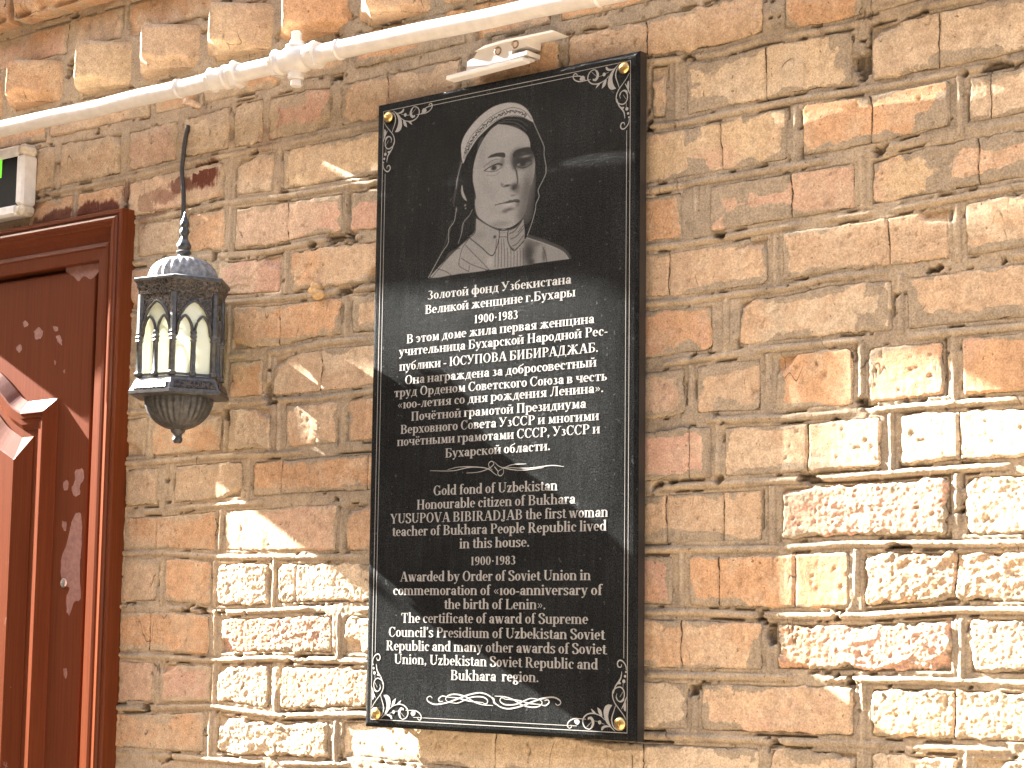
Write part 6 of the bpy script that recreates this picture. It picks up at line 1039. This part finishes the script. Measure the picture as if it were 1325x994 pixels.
m = MB(); bw = [(.0575 * math.cos(t), .4715 - .047 * math.sin(t)) for t in np.linspace(0, 1.40, 14)]
lth(m, bw, 120, 'z', True, 30, .028); m.build("ribbed_bowl", MAT_IRON, lan, True, 70)
m = MB(); lth(m, [(.0135, .428), (.0120, .4225), (.0075, .4185), (.0072, .4140), (.0086, .4125), (.0086, .4085), (.0060, .4055), (.001, .4050)], 18, 'z'); m.build("drop_tip", MAT_IRON, lan, True, 45)
# the six faces
ap = R * math.cos(math.pi / 6)
for k in range(6):
    A0, A1 = Vector(vtx(k, .074, 0)), Vector(vtx(k + 1, .074, 0)); mid_ = (A0 + A1) / 2; ed = (A1 - A0).normalized(); nr = (mid_ - Vector((LX, LYc, 0))).normalized(); w = R
    def P(t, z, off=0.0): p = mid_ + ed * t + nr * off; return (p.x, p.y, z)
    # panes (two lancets and the head above them)
    for t0, t1 in ((-w / 2 + .004, 0), (0, w / 2 - .004)):
        m = MB(); V = [P(t0, .5005, -.004), P(t1, .5005, -.004), P(t1, .6235, -.004), P(t0, .6235, -.004)]; V += [P(t0, .5005, -.0055), P(t1, .5005, -.0055), P(t1, .6235, -.0055), P(t0, .6235, -.0055)]
        m.add(V, [(0, 1, 2, 3), (7, 6, 5, 4), (0, 4, 5, 1), (1, 5, 6, 2), (2, 6, 7, 3), (3, 7, 4, 0)])
        m.build("pane", MAT_PANE, lan)
    def arch(t0, t1, zs_, zt_, n=14):
        """pointed arch: two arcs meeting at the crown"""
        out = []; c = (t0 + t1) / 2; hw = (t1 - t0) / 2
        for i in range(n + 1):
            u = i / n * 2 - 1
            s_ = 1 - abs(u)
            q = math.sqrt(max(0, 1 - (1 - s_) ** 2.0)) * .82 + s_ * .18
            out.append((c + u * hw, zs_ + (zt_ - zs_) * q))
        return out
    big = arch(-w / 2 + .005, w / 2 - .005, .5640, .6120)
    m = MB()
    for i in range(len(big) - 1):
        (ta, za), (tb, zb_) = big[i], big[i + 1]
        V = [P(ta, za, 0), P(tb, zb_, 0), P(tb, .6235, 0), P(ta, .6235, 0), P(ta, za, -.003), P(tb, zb_, -.003)]
        m.add(V, [(0, 1, 2, 3), (0, 4, 5, 1)])
    m.build("spandrel", MAT_IRON_ORN, lan)
    m = MB(); m.tube([P(t, z, .0008) for t, z in big], .0021, 6); m.build("arch_rib", MAT_IRON, lan, True)
    for t0, t1 in ((-w / 2 + .006, -.001), (.001, w / 2 - .006)):
        m = MB(); m.tube([P(t, z, -.0005) for t, z in arch(t0, t1, .5600, .5900)], .0023, 6); m.build("arch_rib", MAT_IRON, lan, True)
    c = P(0, 0, 0)
    colp = [(.0046, .5005), (.0056, .502), (.0056, .505), (.0040, .507), (.0038, .551), (.0052, .553), (.0038, .556), (.0054, .559), (.0038, .562), (.0050, .5645), (.0042, .568)]
    m = MB(); m.lathe((c[0], c[1], 0), colp, 12, 'z', True, 6, .06); m.build("column", MAT_IRON, lan, True, 40)
    c = vtx(k, .073, 0); m = MB(); m.lathe((c[0], c[1], 0), [(r_ * 1.15, z) for r_, z in colp] + [(.0048, .6235)], 12, 'z', True, 6, .06); m.build("column", MAT_IRON, lan, True, 40)
    m = MB(); V = [P(-w / 2, .5005, .0015), P(w / 2, .5005, .0015), P(w / 2, .5045, .0010), P(-w / 2, .5045, .0010), P(-w / 2, .5045, -.004), P(w / 2, .5045, -.004)]
    m.add(V, [(0, 1, 2, 3), (3, 2, 5, 4)]); m.build("sill", MAT_IRON, lan)
m = MB(); lth(m, [(.011, .500), (.011, .508), (.019, .516), (.0245, .528), (.0245, .536), (.018, .546), (.010, .550)], 20, 'z'); m.build("bulb", MAT_BULB, lan, True)
m = MB(); lth(m, [(.012, .549), (.0235, .5535), (.0245, .5570), (.012, .5600)], 20, 'z'); m.build("lamp_holder", MAT_HOLDER, lan, True, 40)
m = MB(); m.box((LX - .045, -.0105, .585), (.046, .009, .100), None, .002); m.box((LX - .036, -.030, .600), (.024, .034, .04), None, .002); m.build("back_plate", MAT_IRON, lan)

# ------------------------------------------------------------------ door frame and door
frame = empty("door_frame", (-1.03, 0, -1.45), "moulded dark red brown door frame, worn pale along its top right corner", "door frame")
prof = [(0, .006), (0, -.026), (.0018, -.0285), (.0065, -.0285), (.0080, -.0262), (.0100, -.0262), (.0120, -.0305), (.0150, -.0320), (.0190, -.0312), (.0215, -.0282), (.0260, -.0275), (.0285, -.0235), (.0350, -.0165), (.0440, -.0120), (.0470, -.0112), (.0490, -.0130), (.0540, -.0135), (.0565, -.0110), (.0740, -.0104), (.0757, -.0085), (.0760, .020), (.110, .020)]
XR, XL, ZT, ZBm = -.5258, -1.534, .8005, -1.45
def framepiece(kind, mat):
    V = []; F = []; n = len(prof)
    for d, y in prof:
        if kind == 'R': V += [(XR - d, y, ZBm), (XR - d, y, ZT - d)]
        elif kind == 'T': V += [(XR - d, y, ZT - d), (XL + d, y, ZT - d)]
        else: V += [(XL + d, y, ZT - d), (XL + d, y, ZBm)]
    for i in range(n - 1): F.append((2 * i, 2 * i + 1, 2 * i + 3, 2 * i + 2))
    m = MB(); m.add(V, F); return m.build({'R': "jamb", 'L': "jamb", 'T': "head_moulding"}[kind], mat, frame)
framepiece('R', MAT_DOOR); framepiece('L', MAT_DOOR); framepiece('T', MAT_DOOR_WORN)
door = empty("door", (-1.03, .02, -1.45), "glossy red brown panelled door with an arched raised moulding and peeled patches", "door")
m = MB(); m.box((-1.03, .0225, -.3665), (.8150, .041, 2.167), None, .0015); m.build("leaf", MAT_DOOR, door)
half = [(-.704, .507), (-.781, .506)] + spline([(-.781, .506), (-.800, .5155), (-.818, .530), (-.843, .549), (-.866, .563), (-.92, .588), (-.98, .604), (-1.03, .608)], 4)[1:]
cont = [(-.704, -.50)] + half + [(-2.06 - x, z) for x, z in half[-2::-1]] + [(-1.356, -.50)]
def offset(P, d):
    n = len(P); out = []
    for i in range(n):
        a = Vector(P[i - 1]); b = Vector(P[i]); c = Vector(P[(i + 1) % n])
        e1 = (b - a).normalized(); e2 = (c - b).normalized()
        n1 = Vector((-e1.y, e1.x)); n2 = Vector((-e2.y, e2.x)); nn = n1 + n2; l = max(nn.dot(n1), .35)
        out.append(tuple(b + nn / l * d))
    return out
mp = [(0, .0025), (.001, .000), (.020, -.0125), (.0225, -.0130), (.0235, -.0100), (.0300, -.0095), (.0310, -.0068), (.0400, -.0062), (.0480, .0010), (.0485, .0025)]
V = []; F = []; n = len(cont)
for d, y in mp: V += [(x, y, z) for x, z in offset(cont, d)]
for j in range(len(mp) - 1):
    for i in range(n): F.append((j * n + i, j * n + (i + 1) % n, (j + 1) * n + (i + 1) % n, (j + 1) * n + i))
m = MB(); m.add(V, F); m.build("panel_moulding", MAT_DOOR, door)
V = []; F = []; fp = [(.060, .0025), (.0605, .0005), (.095, -.0085), (.0975, -.0105)]
for d, y in fp: V += [(x, y, z) for x, z in offset(cont, d)]
for j in range(len(fp) - 1):
    for i in range(n): F.append((j * n + i, j * n + (i + 1) % n, (j + 1) * n + (i + 1) % n, (j + 1) * n + i))
F.append(tuple((len(fp) - 1) * n + i for i in range(n)))
m = MB(); m.add(V, F); m.build("raised_panel", MAT_DOOR_WORN, door)
for poly in FLAKES:
    cx = sum(p[0] for p in poly) / len(poly); rr = random.Random(int(abs(cx) * 1e5))
    q = []
    P = spline(poly + [poly[0]], 4)[:-1]
    for x, z in P: q.append((x + rr.uniform(-.0012, .0012), z + rr.uniform(-.0012, .0012)))
    m = MB(); m.prism(q, .0018, .0026); m.build("peeled_patch", MAT_WORN, door)
m = MB(); m.lathe((LOCK[0], .002, LOCK[1]), [(.0075, .002), (.0078, -.001), (.0066, -.0028), (.004, -.0030), (.0035, -.0012), (.0008, -.0012)], 18, 'y'); m.build("lock_cylinder", simple("worn_steel", (.5, .47, .42), .35, .9, .2, 200, .2), door, True, 40)

# ------------------------------------------------------------------ display above the door
sg = empty("display_sign", (-1.05, 0, .822), "black display panel in a pale metal frame above the door with a green light", "sign")
X0, X1, Z0, Z1 = -1.32, -.7785, .8205, .9430
m = MB(); m.box(((X0 + X1) / 2, -.0135, (Z0 + Z1) / 2), (X1 - X0 - .02, .019, Z1 - Z0 - .02)); m.build("housing", MAT_ALU, sg)
def bars(z, nm):
    m = MB(); m.box(((X0 + X1) / 2, -.0185, z), (X1 - X0 - .036, .031, .0185), None, .004); m.build(nm, MAT_ALU, sg)
bars(Z0 + .0095, "frame_rail"); bars(Z1 - .0095, "frame_rail")
m = MB(); m.box((X1 - .0105, -.0185, (Z0 + Z1) / 2), (.0205, .031, Z1 - Z0 - .036), None, .004); m.build("frame_rail", MAT_ALU, sg)
for z in (Z0 + .0095, Z1 - .0095):
    m = MB(); m.box((X1 - .0105, -.0185, z), (.0220, .0325, .0205), None, .0065); m.build("corner_cap", MAT_CORNER, sg)
m = MB(); m.box(((X0 + X1) / 2, -.0255, (Z0 + Z1) / 2), (X1 - X0 - .040, .005, Z1 - Z0 - .036)); m.build("screen", MAT_SCREEN, sg)
m = MB(); m.box((-.862, -.0284, .911), (.034, .0010, .037)); m.build("green_light", MAT_GREEN, sg)
